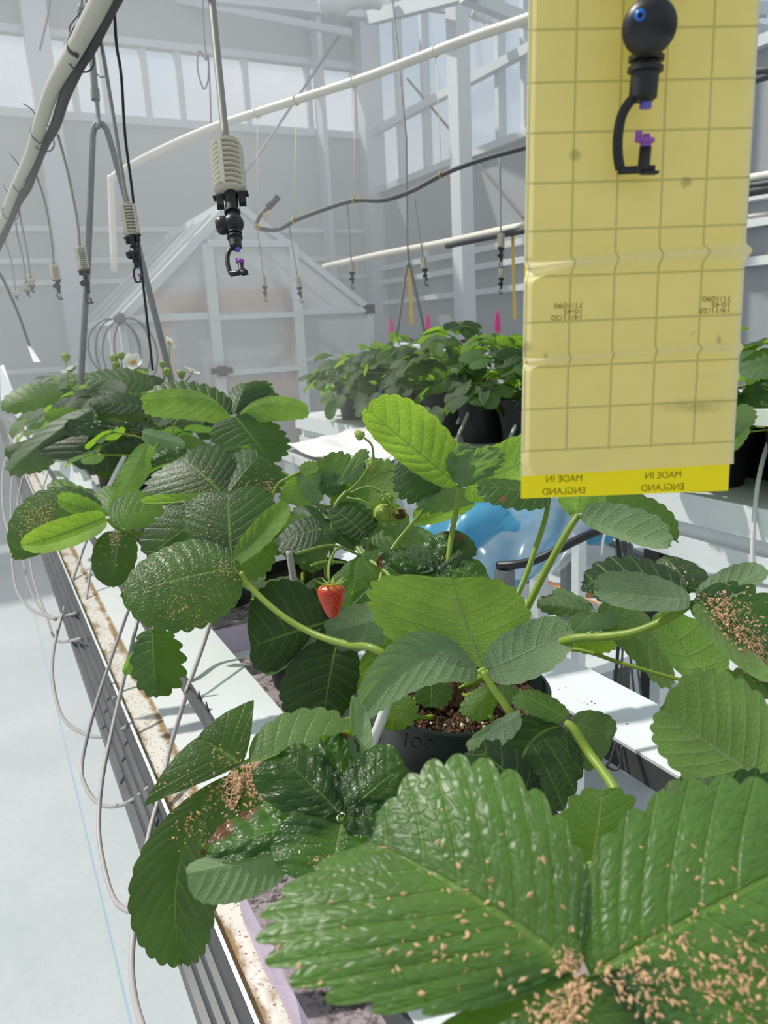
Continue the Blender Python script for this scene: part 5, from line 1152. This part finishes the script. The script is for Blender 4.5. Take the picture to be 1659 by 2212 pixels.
# flower truss with unripe fruit
tr_ = stalk(P3, [(860, 1270, .80), (830, 1232, .83), (790, 1205, .86), (770, 1180, .88)], .0030, 'fruit_truss', 'stalkdark', .6)
def sub_stalk(parent, pts, r, name='fruit_stalk'): return stalk(parent, pts, r, name, 'stalkdark')
sub_stalk(tr_, [(745, 1215, .87), (700, 1214, .85), (672, 1222, .84)], .0018)
sub_stalk(tr_, [(792, 1206, .86), (735, 1182, .85), (700, 1180, .84), (640, 1196, .83)], .0018)
def sepals(parent, c, axis, n, L, wid, spread, name='sepal', curl=.3, mat='sepal'):
    axis = unit(axis); x = unit(np.cross(axis, (.3, .9, .2))); y = np.cross(axis, x); m = MB()
    for k in range(n):
        a = 2 * math.pi * k / n + .3; r = x * math.cos(a) + y * math.sin(a); t = np.cross(axis, r); V = []
        for i in range(6):
            u = i / 5; P = c + r * L * (u * math.cos(spread) + .08) + axis * L * (u * math.sin(spread) - curl * u * u); w = wid * math.sin(math.pi * min(1, .25 + .75 * u)) * (1 - u * .3)
            V += [P - t * w, P + axis * w * -.3, P + t * w]
        m.add(V, [(i * 3 + j, i * 3 + j + 1, i * 3 + 4 + j, i * 3 + 3 + j) for i in range(5) for j in range(2)])
    return part(name, m, MT[mat], parent, sm=True)
def fruitlet(root, px, py, d, rpx, axis, mat='greenberry', sc=(1, 1, 1.1), sep=True, stem=None):
    c = at(px, py, d); r = rpx / F * d; ax = unit(axis)
    x = unit(np.cross(ax, (.2, .9, .3))); fr = [x, np.cross(ax, x), ax]
    prof = [(.001, -1.25), (.35, -1.12), (.7, -.7), (.95, -.1), (1, .25), (.85, .65), (.5, .92), (.001, 1.0)]
    o = part('unripe_berry', MB().lathe([(a * r, b * r) for a, b in prof], 14, c, fr), MT[mat], root, sm=True)
    if sep: sepals(o, c + ax * r * .85, ax, 8, r * 1.5, r * .32, -.2, curl=.35)
    if stem: stalk(o, stem, .0014, 'fruit_stalk', 'stalkdark')
    return o
DN = np.array([0, 0, 1.0]); CXV = CM[:, 0]; CYV = -CM[:, 1]; CZV = CM[:, 2]
base_t = (722, 1092, .90)
stalk(P3, [(716, 1220, .90), (718, 1150, .90), (724, 1095, .90), (748, 1062, .905)], .0028, 'flower_stalk', 'stalkdark', .8)
fruitlet(P3, 777, 940, .905, 11, unit(CXV * .7 - CYV * .5), sc=(1, 1, 1), stem=[(787, 946, .905), (803, 962, .905), (807, 990, .905)])
fruitlet(P3, 806, 1005, .91, 17, CYV * 1.0 + .2 * CXV, stem=[(802, 990, .905), (790, 1020, .905), (765, 1050, .905), (748, 1064, .905)])
fruitlet(P3, 836, 1080, .90, 15, CYV - .2 * CXV, stem=[(836, 1062, .90), (822, 1062, .9), (812, 1060, .90)])
fruitlet(P3, 826, 1108, .885, 19, CYV - .9 * CXV, stem=[(808, 1096, .885), (780, 1080, .89), (755, 1076, .90), (744, 1070, .905)])
fruitlet(P3, 862, 1110, .885, 13, -CXV + .6 * CYV, mat='dead', stem=[(848, 1098, .885), (838, 1078, .89), (818, 1058, .895), (790, 1052, .90), (752, 1066, .905)])
stalk(P3, [(748, 1064, .905), (790, 1040, .905), (830, 1022, .905), (848, 1016, .905), (858, 1026, .905), (860, 1040, .905)], .0014, 'flower_stalk', 'stalkdark')
fruitlet(P3, 862, 1050, .905, 7, CYV, stem=None)
# the ripe berry
bc_ = at(717, 1298, .70); bh = 76 / F * .70; bw = 61 / F * .70
ax = unit(CYV - .04 * CXV - .1 * CZV); x_ = unit(np.cross(ax, CZV)); y_ = np.cross(ax, x_)
prof = np.array([(0, -.5), (.10, -.485), (.17, -.44), (.235, -.36), (.29, -.27), (.345, -.16), (.40, -.04), (.455, .09), (.49, .20), (.5, .29), (.465, .38), (.37, .445), (.2, .48), (0, .485)])
zz = np.interp(np.linspace(0, 1, 50), np.linspace(0, 1, 14), prof[:, 1]); rr = np.interp(np.linspace(0, 1, 50), np.linspace(0, 1, 14), prof[:, 0])
seeds = []
for k in range(120):
    h = -.46 + .88 * (k + .5) / 120; r = np.interp(h, prof[:, 1], prof[:, 0]); seeds.append((r, k * 2.39996, h))
SP = np.array([(r * bw * math.cos(a), r * bw * math.sin(a), h * bh) for r, a, h in seeds])
V = []; NS = 72
for r, z in zip(rr, zz):
    for k in range(NS):
        a = 2 * math.pi * k / NS; p = np.array([r * bw * math.cos(a), r * bw * math.sin(a), z * bh]); dd = np.min(np.linalg.norm(SP - p, axis=1))
        p = p * (1 - .055 * math.exp(-(dd / .0010) ** 2)); V.append(bc_ + x_ * p[0] + y_ * p[1] + ax * p[2])
m = MB(); m.add(V, [(i * NS + k, i * NS + (k + 1) % NS, (i + 1) * NS + (k + 1) % NS, (i + 1) * NS + k) for i in range(49) for k in range(NS)])
def berry_mat():
    mm, nt, out = newmat('ripe berry'); co = objco(nt); n1 = nd(nt, 'ShaderNodeTexNoise', Vector=co, Scale=60.0)
    col = mixc(nt, n1.outputs['Fac'], (.42, .018, .012), (.66, .05, .022))
    up = nd(nt, 'ShaderNodeAttribute', a_attribute_name='ripe').outputs['Fac']; col = mixc(nt, smooth(nt, up, .80, 1.0, 0.0, .8), col, (.62, .22, .06))
    p = nd(nt, 'ShaderNodeBsdfPrincipled', Base_Color=col, Roughness=.32); p.inputs['Subsurface Weight'].default_value = .25; p.inputs['Subsurface Radius'].default_value = (.006, .002, .001); p.inputs['Subsurface Scale'].default_value = .6
    nt.links.new(p.outputs[0], out.inputs['Surface']); return mm
bo = part('ripe_berry', m, berry_mat(), P3, sm=True, label='ripe red strawberry hanging on its stalk')
a_ = bo.data.attributes.new('ripe', 'FLOAT', 'POINT'); a_.data.foreach_set('value', np.repeat((zz + .5), NS))
m = MB()
for (r, a, h), q in zip(seeds, SP):
    p = q * .985; c = bc_ + x_ * p[0] + y_ * p[1] + ax * p[2]; n_ = unit(x_ * q[0] + y_ * q[1]); u_ = ax * .0007; w_ = np.cross(n_, ax) * .0004
    m.add([c + u_, c + w_, c - u_, c - w_, c + n_ * .00045], [(0, 1, 4), (1, 2, 4), (2, 3, 4), (3, 0, 4)])
part('seeds', m, MT['stamen'], bo, kind='stuff')
sepals(bo, bc_ + ax * bh * .47, ax, 9, .0155, .0020, .05, 'calyx', -.28)
stalk(bo, [(712, 1262, .70), (710, 1240, .705), (712, 1215, .73), (724, 1190, .78), (740, 1182, .84)], .0014, 'berry_stalk', 'stalkdark')

# ---- plants further along our row, leaves that read singly
leaf(P4, [(484, 1070, 1.02), (500, 1110, 1.02), (520, 1180, 1.04)], .0026, [
 ('d', 't', (482, 1066, 1.02), (388, 988, 5), (318, 1078, 2), (492, 968, 6), dict(key='N1', N=10)),
 ('l', 'u', (480, 1070, 1.01), (303, 1083, 0), (390, 1066, .6), (390, 1086, -.3), dict(N=8, tooth=.03)),
 ('d', 't', (487, 1068, 1.02), (562, 982, 5), (498, 985, 6), (612, 1060, 2), dict(key='N2', N=9)),
 ('d', 't', (470, 1092, .92), (316, 1205, -2), (345, 1110, 0), (435, 1200, -1), dict(N=8))])
leaf(P4, [(230, 1120, 1.08), (255, 1143, 1.08), (290, 1152, 1.08), (335, 1156, 1.09), (420, 1170, 1.12), (480, 1200, 1.15)], .0030, [
 ('d', 't', (223, 1114, 1.08), (22, 1195, -1), (90, 1058, 2), (112, 1188, -1), dict(key='P1', N=10, tooth=.05)),
 ('l', 'u', (226, 1117, 1.065), (44, 1180, -4), (125, 1120, -2), (155, 1182, -4), dict(N=9, tooth=.05)),
 ('l', 'u', (228, 1115, 1.07), (122, 1078, -1), (175, 1068, 0), (170, 1116, -1), dict(N=8)),
 ('m', 't', (229, 1112, 1.087), (100, 1060, 5), (160, 1042, 6), (165, 1085, 4), dict(key='P2', N=8)),
 ('m', 't', (232, 1113, 1.087), (250, 1052, 5), (205, 1070, 4), (268, 1085, 3), dict(N=8)),
 ('m', 't', (236, 1117, 1.08), (356, 1102, 2), (300, 1056, 4), (305, 1146, -1), dict(N=9))])
leaf(P4, [(258, 1152, 1.05), (275, 1150, 1.06), (300, 1160, 1.08), (400, 1180, 1.12)], .0016, [('d', 't', (258, 1150, 1.05), (245, 1270, -2), (196, 1200, 0), (298, 1200, 0), dict(key='P5', N=8, tooth=.04))])
leaf(P3, [(328, 1362, .82), (340, 1345, .83), (380, 1325, .86), (470, 1310, .92)], .0016, [
 ('d', 't', (328, 1362, .82), (338, 1510, -2), (280, 1435, 0), (406, 1428, 0), dict(N=7, tooth=.2)),
 ('m', 'u', (322, 1372, .822), (264, 1456, 0), (288, 1402, 0), (308, 1432, 0), dict(N=7))])

def flower(plant, px, py, d, rpx, axis, stem):
    c = at(px, py, d); R = rpx / F * d; ax = unit(axis); x = unit(np.cross(ax, (.2, .3, .9))); y = np.cross(ax, x)
    o = part('flower', MB().lathe([(.001, .26 * R), (.16 * R, .24 * R), (.28 * R, .12 * R), (.32 * R, 0), (.2 * R, -.1 * R)], 12, c, [x, y, ax]), MT['stamen'], plant, sm=True)
    for k in range(5):
        a = 2 * math.pi * k / 5 + .4; r = x * math.cos(a) + y * math.sin(a); t = np.cross(ax, r); V = []
        for i in range(7):
            u = i / 6; w = R * .52 * math.sin(math.pi * min(1, .12 + .80 * u)) ** .7; P = c + r * R * (.18 + .85 * u) + ax * R * (.30 * u * u - .04)
            V += [P - t * w + ax * R * .08, P - t * w * .5, P, P + t * w * .5, P + t * w + ax * R * .08]
        m = MB(); m.add(V, [(i * 5 + j, i * 5 + j + 1, i * 5 + 6 + j, i * 5 + 5 + j) for i in range(6) for j in range(4)])
        part('petal', m, MT['petal'], o, sm=True)
    sepals(o, c - ax * R * .12, -ax, 5, R * .9, R * .2, .05)
    if stem: stalk(o, stem, .0018, 'flower_stalk', 'stalkdark')
    return o

# ---------------------------------------------------------------- library leaflets for the plants further off
LIB = {}
def lib(mk, v, K=4, C=5, N=8):
    k = (mk, v, K)
    if k not in LIB:
        rs = np.random.RandomState(v * 17 + 5); w = rs.uniform(.36, .46); f = rs.uniform(.02, .22); dr = rs.uniform(-.30, -.02)
        g = leaf_geom((0, 0, 0), (0, 1, dr), (-w, .54, f + dr * .4), (w, .54, f + dr * .4), (0, 0, 1), N=N, K=K, C=C, bow=rs.uniform(.02, .12), cup=rs.uniform(.05, .3), tooth=.10, wave=.05, quilt=0.0077, seed=v * 1.7)
        LIB[k] = leaf_mesh('leaflet', *g, LEAF[mk], np.zeros(3))
    return LIB[k]
def grow(plant, so, n, hgt, spread, size, seed, mats='ddmml', K=4, C=5, lean=(0, 0), flowers=0, hmin=.35):
    rs = np.random.RandomState(seed); org = ORG[plant.name]; so = np.array(so)
    for i in range(n):
        a = 2 * math.pi * (i * .381966 + rs.uniform(-.05, .05)); q = math.sqrt((i + .6) / n) * spread * rs.uniform(.85, 1.15)
        h = hgt * (1 - (1 - hmin) * (q / spread / 1.1) ** 1.6) * rs.uniform(.82, 1.12)
        c = so + np.array([q * math.cos(a) + lean[0] * h, q * math.sin(a) + lean[1] * h, max(.03, h) if hmin > 0 else max(-.09, h)])
        P = cr([so + np.array([.012 * math.cos(a), .012 * math.sin(a), -.004]), so * .45 + c * .55 + np.array([-.25 * q * math.cos(a), -.25 * q * math.sin(a), h * .22]), c], 4)
        st = part('leaf', MB().tube(P, .0018, 6), MT['petiole'], plant, sm=True)
        s = size * rs.uniform(.75, 1.15)
        out = math.atan2(math.sin(a), math.cos(a)) - math.pi / 2 + rs.uniform(-.5, .5)
        tilt = -rs.uniform(.0, .32) - .28 * (q / spread) ** 2 - (.25 if hmin < 0 else 0)
        mk = mats[rs.randint(len(mats))]
        for j, da in enumerate((0, 1.25, -1.25)):
            o = bpy.data.objects.new('leaflet', lib(mk, rs.randint(6), K, C)); COL.objects.link(o); o.parent = st
            M = Matrix.Rotation(out, 4, 'Z') @ Matrix.Rotation(tilt, 4, 'X') @ Matrix.Rotation(da, 4, 'Z') @ Matrix.Rotation(rs.uniform(-.25, .15), 4, 'X') @ Matrix.Rotation(rs.uniform(-.3, .3), 4, 'Y') @ Matrix.Scale(s * (1.0 if j == 0 else .9), 4)
            o.matrix_local = Matrix.Translation(Vector(P[-1] - org)) @ M
FAR = (('strawberry plant in our row with arching glowing leaves, before the bent hanger', 1.66, 5, .17, .17, .075), ('flowering strawberry plant under the bent steel hanger', 2.05, 26, .22, .20, .098), ('strawberry plant with white blossoms just beyond the bent hanger', 2.45, 26, .22, .20, .098),
       ('strawberry plant one place beyond the flowering ones along our row', 2.9, 22, .20, .20, .098), ('strawberry plant second from the far end visible in our row', 3.4, 18, .19, .20, .085), ('farthest strawberry plant visible in our row', 3.95, 16, .19, .20, .085))
FP = []
for k, (lab, y, n, h, sp, sz) in enumerate(FAR):
    p, so = plant_at(lab, .335, y, seed=20 + k); FP.append((p, so))
    grow(p, so, n, h, sp, sz, 40 + k, 'ddmmdv', K=5 if k < 3 else 4)
# dark fill leaves low on the nearer plants
grow(P4, so4, 13, .12, .13, .07, 61, 'ddm', K=5)
grow(P3, so3, 9, .10, .11, .06, 62, 'ddv', K=5)
grow(P1, so1, 5, .06, .09, .05, 63, 'dm', K=5)
P5, so5 = FP[0]
leaf(P5, [(508, 902, 1.5), (512, 940, 1.5), (500, 1000, 1.52)], .003, [
 ('d', 't', (508, 900, 1.48), (588, 1004, -4), (462, 968, -2), (616, 930, 1), dict(N=10)),
 ('l', 'u', (497, 898, 1.49), (306, 868, 0), (405, 840, 1), (415, 910, -1), dict(m=(432, 860, 0), N=12, tooth=.05)),
 ('d', 't', (499, 896, 1.5), (310, 858, 4), (425, 824, 5), (420, 872, 3), dict(N=12)),
 ('d', 't', (503, 895, 1.5), (530, 828, 5), (494, 850, 4), (590, 842, 5), dict(N=8)),
 ('l', 'u', (514, 900, 1.49), (666, 884, 0), (590, 855, 1), (592, 910, -1), dict(m=(575, 872, 0), N=12, tooth=.04)),
 ('d', 't', (512, 898, 1.5), (608, 860, 4), (545, 842, 5), (560, 895, 3), dict(N=10))])
leaf(P5, [(320, 1010, 1.42), (340, 960, 1.45), (380, 950, 1.5)], .002, [
 ('m', 'u', (318, 962, 1.4), (250, 1085, -2), (262, 1010, 0), (320, 1030, 0), dict(N=9, tooth=.05)),
 ('v', 'u', (400, 960, 1.45), (305, 935, 0), (350, 930, 1), (350, 985, 0), dict(N=8)),
 ('g', 't', (410, 985, 1.38), (325, 1000, -1), (370, 965, 1), (370, 1030, -1), dict(CR))])
P6, so6 = FP[1]
leaf(P6, [(335, 915, 1.78), (350, 930, 1.80), (380, 950, 1.86)], .003, [
 ('k', 't', (325, 925, 1.74), (150, 1000, -4), (110, 940, 0), (300, 1005, -3), dict(N=10)),
 ('g', 't', (310, 930, 1.73), (140, 925, -2), (215, 905, 1), (215, 950, -2), dict(CR, key='FB')),
 ('v', 't', (200, 885, 1.75), (15, 1020, -4), (70, 940, 0), (120, 990, -2), dict(N=9)),
 ('d', 't', (110, 965, 1.80), (8, 975, -2), (60, 950, 0), (60, 1000, -2), dict(N=8))])
leaf(P6, [(300, 880, 1.86), (320, 900, 1.88), (360, 920, 1.9)], .003, [
 ('l', 'u', (205, 905, 1.78), (95, 900, -2), (150, 880, 0), (150, 925, -2), dict(N=9)),
 ('m', 't', (130, 850, 1.95), (0, 880, -2), (60, 830, 1), (70, 890, -2), dict(N=9)),
 ('m', 't', (330, 830, 1.9), (180, 820, 0), (260, 795, 2), (250, 850, -2), dict(N=10)),
 ('d', 't', (330, 880, 1.8), (190, 872, -1), (260, 850, 1), (260, 895, -2), dict(N=10))])
for k, (px, py, r, ax_) in enumerate(((287, 782, 20, -CZV + .35 * CYV + .1 * CXV), (366, 742, 15, -CZV * .3 + .5 * CYV + CXV), (413, 803, 19, -CZV * .2 + CYV + .5 * CXV), (153, 800, 20, -CZV * .2 + CYV * .9 - .5 * CXV))):
    base = ((300, 860), (352, 830), (360, 870), (170, 850))[k]
    flower(FP[1 if k != 3 else 2][0], px, py, (1.95, 1.98, 1.92, 2.3)[k], r, ax_, [(px, py + 6, (1.96, 1.985, 1.93, 2.31)[k]), ((px + base[0]) / 2 + 6, (py + base[1]) / 2, 1.98 if k < 3 else 2.32), (base[0], base[1], 2.0 if k < 3 else 2.33)])
for px, py, d, r in ((246, 775, 1.98, 9), (262, 768, 1.98, 8), (250, 790, 1.97, 9), (351, 787, 1.96, 7), (362, 803, 1.95, 9), (392, 808, 1.95, 9), (142, 772, 2.3, 9), (294, 830, 1.94, 10)):
    fruitlet(FP[1][0] if d < 2.1 else FP[2][0], px, py, d, r, CYV, stem=[(px, py + r, d), (px + 4, py + 40, d + .01), (px + 8, py + 80, d + .02)])

# torn white cover piece standing up beside the hanger, and the one at the far left
def torn(pts, d, label, dz):
    P = [at(x, y, d + (z if dz else 0)) for x, y, z in pts]; m = MB(); n = unit(np.cross(P[1] - P[0], P[2] - P[0])) * .0015
    m.add(P + [p + n for p in P], [tuple(range(len(P))), tuple(range(len(P), 2 * len(P)))[::-1]] + [(i, (i + 1) % len(P), len(P) + (i + 1) % len(P), len(P) + i) for i in range(len(P))])
    return single('strip_scrap', m, MT['strip'], label, 'plastic strip')
torn([(120, 1010, .25), (157, 985, .1), (163, 998, .08), (175, 1005, .06), (190, 1022, .02), (213, 1058, -.06), (165, 1052, .02)], 1.98, 'torn white strip piece curling up by the foot of the steel hanger', 1)
torn([(0, 790, .0), (8, 788, .0), (22, 830, -.2), (35, 858, -.3), (34, 900, -.35), (2, 868, -.1)], 3.0, 'white strip piece at the far left edge of the photo', 1)
torn([(58, 742, 0), (66, 745, 0), (88, 782, -.1), (72, 782, -.1)], 3.41, 'small white cone shaped strip scrap behind the flowering plants', 1)
gas_cable([(-27, 572, 3.3), (0, 592, 3.35), (30, 655, 3.4), (46, 695, 3.4), (58, 730, 3.4), (64, 748, 3.4)], .006, 'hose', 'grey rod leaning down to the small white scrap at the far left', 'thin_rod', 'rod')

# ---------------------------------------------------------------- row two: plants in black pots
R2 = (('second row strawberry plant at the right edge of the photo, nearest', .92), ('second row strawberry plant just right of the yellow card', 1.14), ('second row strawberry plant behind the right half of the card', 1.36), ('second row strawberry plant behind the left half of the card', 1.58), ('second row strawberry plant touching the left edge of the card', 1.80),
      ('second row strawberry plant with the tallest leaf rosette left of the card', 2.02), ('second row strawberry plant third left from the yellow card', 2.24), ('second row strawberry plant fourth left from the yellow card', 2.46), ('second row strawberry plant last but one before the small greenhouse', 2.70), ('second row strawberry plant at the far end, thin and hazy', 2.95))
for k, (lab, y) in enumerate(R2):
    p, so = plant_at(lab, x2 - .005, y, seed=70 + k, z=zb + .001, h=.15, rt=.085)
    grow(p, so, 20 if k not in (2, 3) else 8, (.18, .19, .18, .19, .22, .27, .22, .20, .17, .15)[k], .19, .085, 80 + k, 'ddmmv', K=4, lean=(-.45, 0), hmin=-.2)
# third row, small and hazy
Z3 = .90
B3 = [at(832, 770, 4.9), at(880, 740, 4.9), at(925, 735, 4.7), at(1090, 745, 4.4)]
bb = thing('plant_bench', 'far white bench carrying the hazy plants behind the second row', 'bench', (2.2, 4.1, 0))
lo_b, hi_b = np.min(B3, 0) - .16, np.max(B3, 0) + .16
lo_b[1] = min(lo_b[1], at(995, 740, 4.0)[1] - .14)
part('bench_top', MB().box((lo_b[0], lo_b[1], Z3 - .04), (hi_b[0], hi_b[1], Z3)), MT['white'], bb)
for x in (lo_b[0] + .05, hi_b[0] - .05):
    for y in (lo_b[1] + .05, hi_b[1] - .05): part('leg', MB().box((x - .02, y - .02, 0), (x + .02, y + .02, Z3 - .04)), MT['white'], bb)
for k, b in enumerate(B3):
    p = thing('strawberry_plant', ('hazy far strawberry plant against the small greenhouse wall', 'hazy far strawberry plant by the first pink marker', 'hazy far strawberry plant by the middle pink marker', 'far strawberry plant below the last pink marker')[k], 'plant', (b[0], b[1], Z3))
    so = pot_parts(p, (b[0], b[1], Z3 + .001), .085, .06, .14, MT['blackpot'], 90 + k, seg=20)
    grow(p, so, 14, max(.14, b[2] - so[2] + .06), .17, .08, 100 + k, 'dmv', K=3, C=4)
b = at(995, 740, 4.0); p = thing('purple_seedling', 'dark purple leafed seedlings in a small pot behind the second row', 'plant', (b[0], b[1], Z3))
pot_parts(p, (b[0], b[1], Z3 + .001), .10, .07, .13, MT['blackpot'], 99)
rs = np.random.RandomState(5); m = MB()
for _ in range(260):
    c = b + np.array([rs.normal(0, .10), rs.normal(0, .06), -.10 + abs(rs.normal(0, .06))]); s = rs.uniform(.010, .022); B_ = np.linalg.qr(rs.randn(3, 3))[0] * s
    m.add([c + B_ @ np.array(w) for w in ((0, -1, 0), (.5, 0, .1), (0, 1, 0), (-.5, 0, .1))], [(0, 1, 2), (0, 2, 3)])
part('purple_leaves', m, MT['purpleleaf'], p, kind='stuff')

# ---------------------------------------------------------------- bran scattered on the leaves
def bran(keys, spots, label, seed, smin=.0006, smax=.0013, pile=.0016):
    rs = np.random.RandomState(seed); m = MB()
    for key in keys:
        vs, fs, _ = LEAFGEO[key]; V = np.array(vs); Fq = np.array(fs); c = V[Fq].mean(1); pr = proj(c)
        nrm_ = np.cross(V[Fq[:, 2]] - V[Fq[:, 0]], V[Fq[:, 3]] - V[Fq[:, 1]]); nl = np.linalg.norm(nrm_, axis=1) + 1e-12; nrm_ = nrm_ / nl[:, None]
        area = nl * .5
        sgn = np.sign(np.sum(nrm_ * (CAM - c), 1)); nn = nrm_ * sgn[:, None]
        for px, py, rad, n in spots:
            wgt = np.exp(-((pr[:, 0] - px) ** 2 + (pr[:, 1] - py) ** 2) / (2 * rad * rad)) * area
            if wgt.sum() < 1e-9: continue
            near = np.hypot(pr[:, 0] - px, pr[:, 1] - py) < rad * 2.4
            if near.sum() < 3: continue
            wgt = wgt * near; wgt /= wgt.sum()
            for i in rs.choice(len(c), n, p=wgt):
                s = rs.uniform(smin, smax); a, b_, cc, dd = V[Fq[i]]; u, v = rs.rand(2)
                P = (a * (1 - u) + b_ * u) * (1 - v) + (dd * (1 - u) + cc * u) * v + nn[i] * rs.uniform(.0004, pile)
                t = unit(np.cross(nn[i], rs.randn(3))); q = np.cross(nn[i], t); tilt = nn[i] * rs.uniform(-.6, .6)
                t = t * s * rs.uniform(.7, 1.5); q = (q + tilt) * s * rs.uniform(.35, .75); h = nn[i] * s * .3
                m.add([P - t, P - q * .8 + h * .4, P + t * .9 + h, P + q, P + h * .9, P - h * .5], [(0, 1, 4), (1, 2, 4), (2, 3, 4), (3, 0, 4), (1, 0, 5), (2, 1, 5), (3, 2, 5), (0, 3, 5)])
    if m.v: single('bran_flakes', m, MT['bran'], label, 'bran', kind='stuff')
bran(('A1',), ((1060, 2050, 90, 34), (930, 2040, 60, 16), (1000, 1960, 160, 16), (850, 2020, 160, 12), (1225, 2075, 16, 60), (720, 2080, 90, 7)), 'bran flakes sprinkled over the biggest leaflet at the bottom', 1, .0006, .0016)
bran(('A2',), ((1560, 2090, 60, 70), (1420, 2120, 50, 100), (1620, 2130, 50, 50), (1500, 2040, 110, 34), (1600, 1980, 70, 14), (1330, 2130, 30, 60), (1560, 2150, 60, 50)), 'bran flakes heaped on the leaflet in the bottom right corner', 2, .0006, .0016, .002)
bran(('A3',), ((1250, 2150, 18, 80), (1225, 2195, 26, 90), (1170, 2210, 30, 50), (1420, 2170, 40, 24)), 'bran flakes along the midrib of the leaflet at the bottom edge', 3, .0006, .0016, .003)
bran(('R2', 'R4', 'R3') if 'R2' in LEAFGEO else ('R4', 'R3'), ((560, 1668, 24, 420), (545, 1690, 30, 180), (590, 1648, 16, 240), (575, 1690, 18, 160), (480, 1720, 20, 40), (430, 1780, 36, 40), (390, 1790, 24, 16)), 'tan heap of bran where the drooping large leaf meets its stalk', 4, .0008, .0017, .004)
bran(('R1',), ((490, 1640, 24, 26), (420, 1640, 50, 20), (370, 1690, 30, 10)), 'few bran flakes on the sharp pointed leaflet over the cover strip', 5)
bran(('F5',), ((1560, 1340, 24, 200), (1600, 1390, 30, 330), (1540, 1320, 20, 120), (1630, 1430, 22, 160), (1590, 1310, 40, 60)), 'thick bran layer in the cupped dark leaflet at the right edge', 6, .0007, .0016, .003)
bran(('M1',), ((400, 1290, 50, 50), (490, 1232, 16, 70), (440, 1310, 24, 40), (370, 1270, 50, 24), (375, 1318, 18, 45)), 'bran flakes on the broad shiny leaflet left of the red berry', 7, .0006, .0014)
bran(('M2',), ((450, 1150, 26, 40), (470, 1190, 20, 20)), 'bran flakes on the upright leaflet above the broad shiny one', 8)
bran(('N1',), ((440, 1050, 24, 70), (400, 1062, 26, 40)), 'bran flakes on the left one of two upright dark leaflets', 9, .0007, .0016)
bran(('N2',), ((530, 1062, 16, 60), (580, 1055, 10, 70), (560, 1040, 30, 20)), 'bran flakes on the right one of two upright dark leaflets', 10, .0007, .0016)
bran(('P1',), ((95, 1112, 18, 150), (75, 1135, 16, 70), (70, 1160, 14, 60), (60, 1120, 26, 40)), 'bran heap on the outermost leaf over the left side of the gutter', 11, .0007, .0016)
bran(('P5',), ((255, 1160, 12, 60), (240, 1190, 24, 26)), 'bran flakes at the top of the round hanging leaf', 12, .0007, .0015)
bran(('FB',), ((270, 935, 16, 60), (250, 930, 20, 40), (290, 945, 12, 40)), 'reddish bran flakes on the crinkled far leaf beside the hanger leg', 15, .0012, .0026)
bran(('F3',), ((1460, 1260, 20, 30), (1450, 1240, 14, 14)), 'bran flakes on the small dark leaflet behind the petiole joint', 13)
bran(('S3',), ((690, 1860, 14, 20),), 'few bran flakes in the glossy crinkled leaflet', 14)

# crumbs on the right strip
rs = np.random.RandomState(8); m = MB()
for _ in range(46):
    y = rs.uniform(.42, .72); x = rs.uniform(.465, .528); s = rs.uniform(.0007, .002); c = np.array([x, y, ZS + .0008]); B_ = np.linalg.qr(rs.randn(3, 3))[0] * s
    P = [c + B_ @ np.array(w) for w in ((1, 0, 0), (-1, 0, 0), (0, .7, 0), (0, -.7, 0), (0, 0, .5), (0, 0, -.5))]
    m.add(P, [(0, 2, 4), (2, 1, 4), (1, 3, 4), (3, 0, 4), (2, 0, 5), (1, 2, 5), (3, 1, 5), (0, 3, 5)])
single('soil_crumbs', m, MT['chunk'], 'brown soil crumbs strewn on the right cover strip', 'crumbs', kind='stuff')
# a small square black pot beside pot 100
bp = thing('square_pot', 'small square black pot with soil beside the pot marked 100', 'pot', at(1268, 1700, .56) * np.array([1, 1, 0]) + np.array([0, 0, ZT0]))
o_ = np.array([.4, .485, ZT0]); 
w = .022; m = MB().ext([(o_[0] - w, o_[1] - w), (o_[0] + w, o_[1] - w), (o_[0] + w, o_[1] + w), (o_[0] - w, o_[1] + w)], 2, ZT0 + .001, ZT0 + .046)
part('pot', m, MT['blackpot'], bp); part('soil', soil_disc((o_[0], o_[1], ZT0 + .0475), .021, 4, .002), MT['soil'], bp)

# ---------------------------------------------------------------- fog hanging in the far half of the house
def fogmat(dens):
    m, nt, out = newmat('mist'); v = nd(nt, 'ShaderNodeVolumeScatter', Color=(1, .99, .975, 1), Density=dens, Anisotropy=.15)
    nt.links.new(v.outputs[0], out.inputs['Volume']); return m
if FOG_ON:
    m = MB().ext([(-3.4, 1.7), (1.15, 1.7), (1.15, 3.7), (3.9, 3.7), (3.9, 7.9), (-3.4, 7.9)], 2, .02, 3.3)
    o = part('mist', m, fogmat(.095)); o['kind'] = 'stuff'; o['label'] = 'thin white mist filling the far half of the greenhouse'; o['category'] = 'mist'
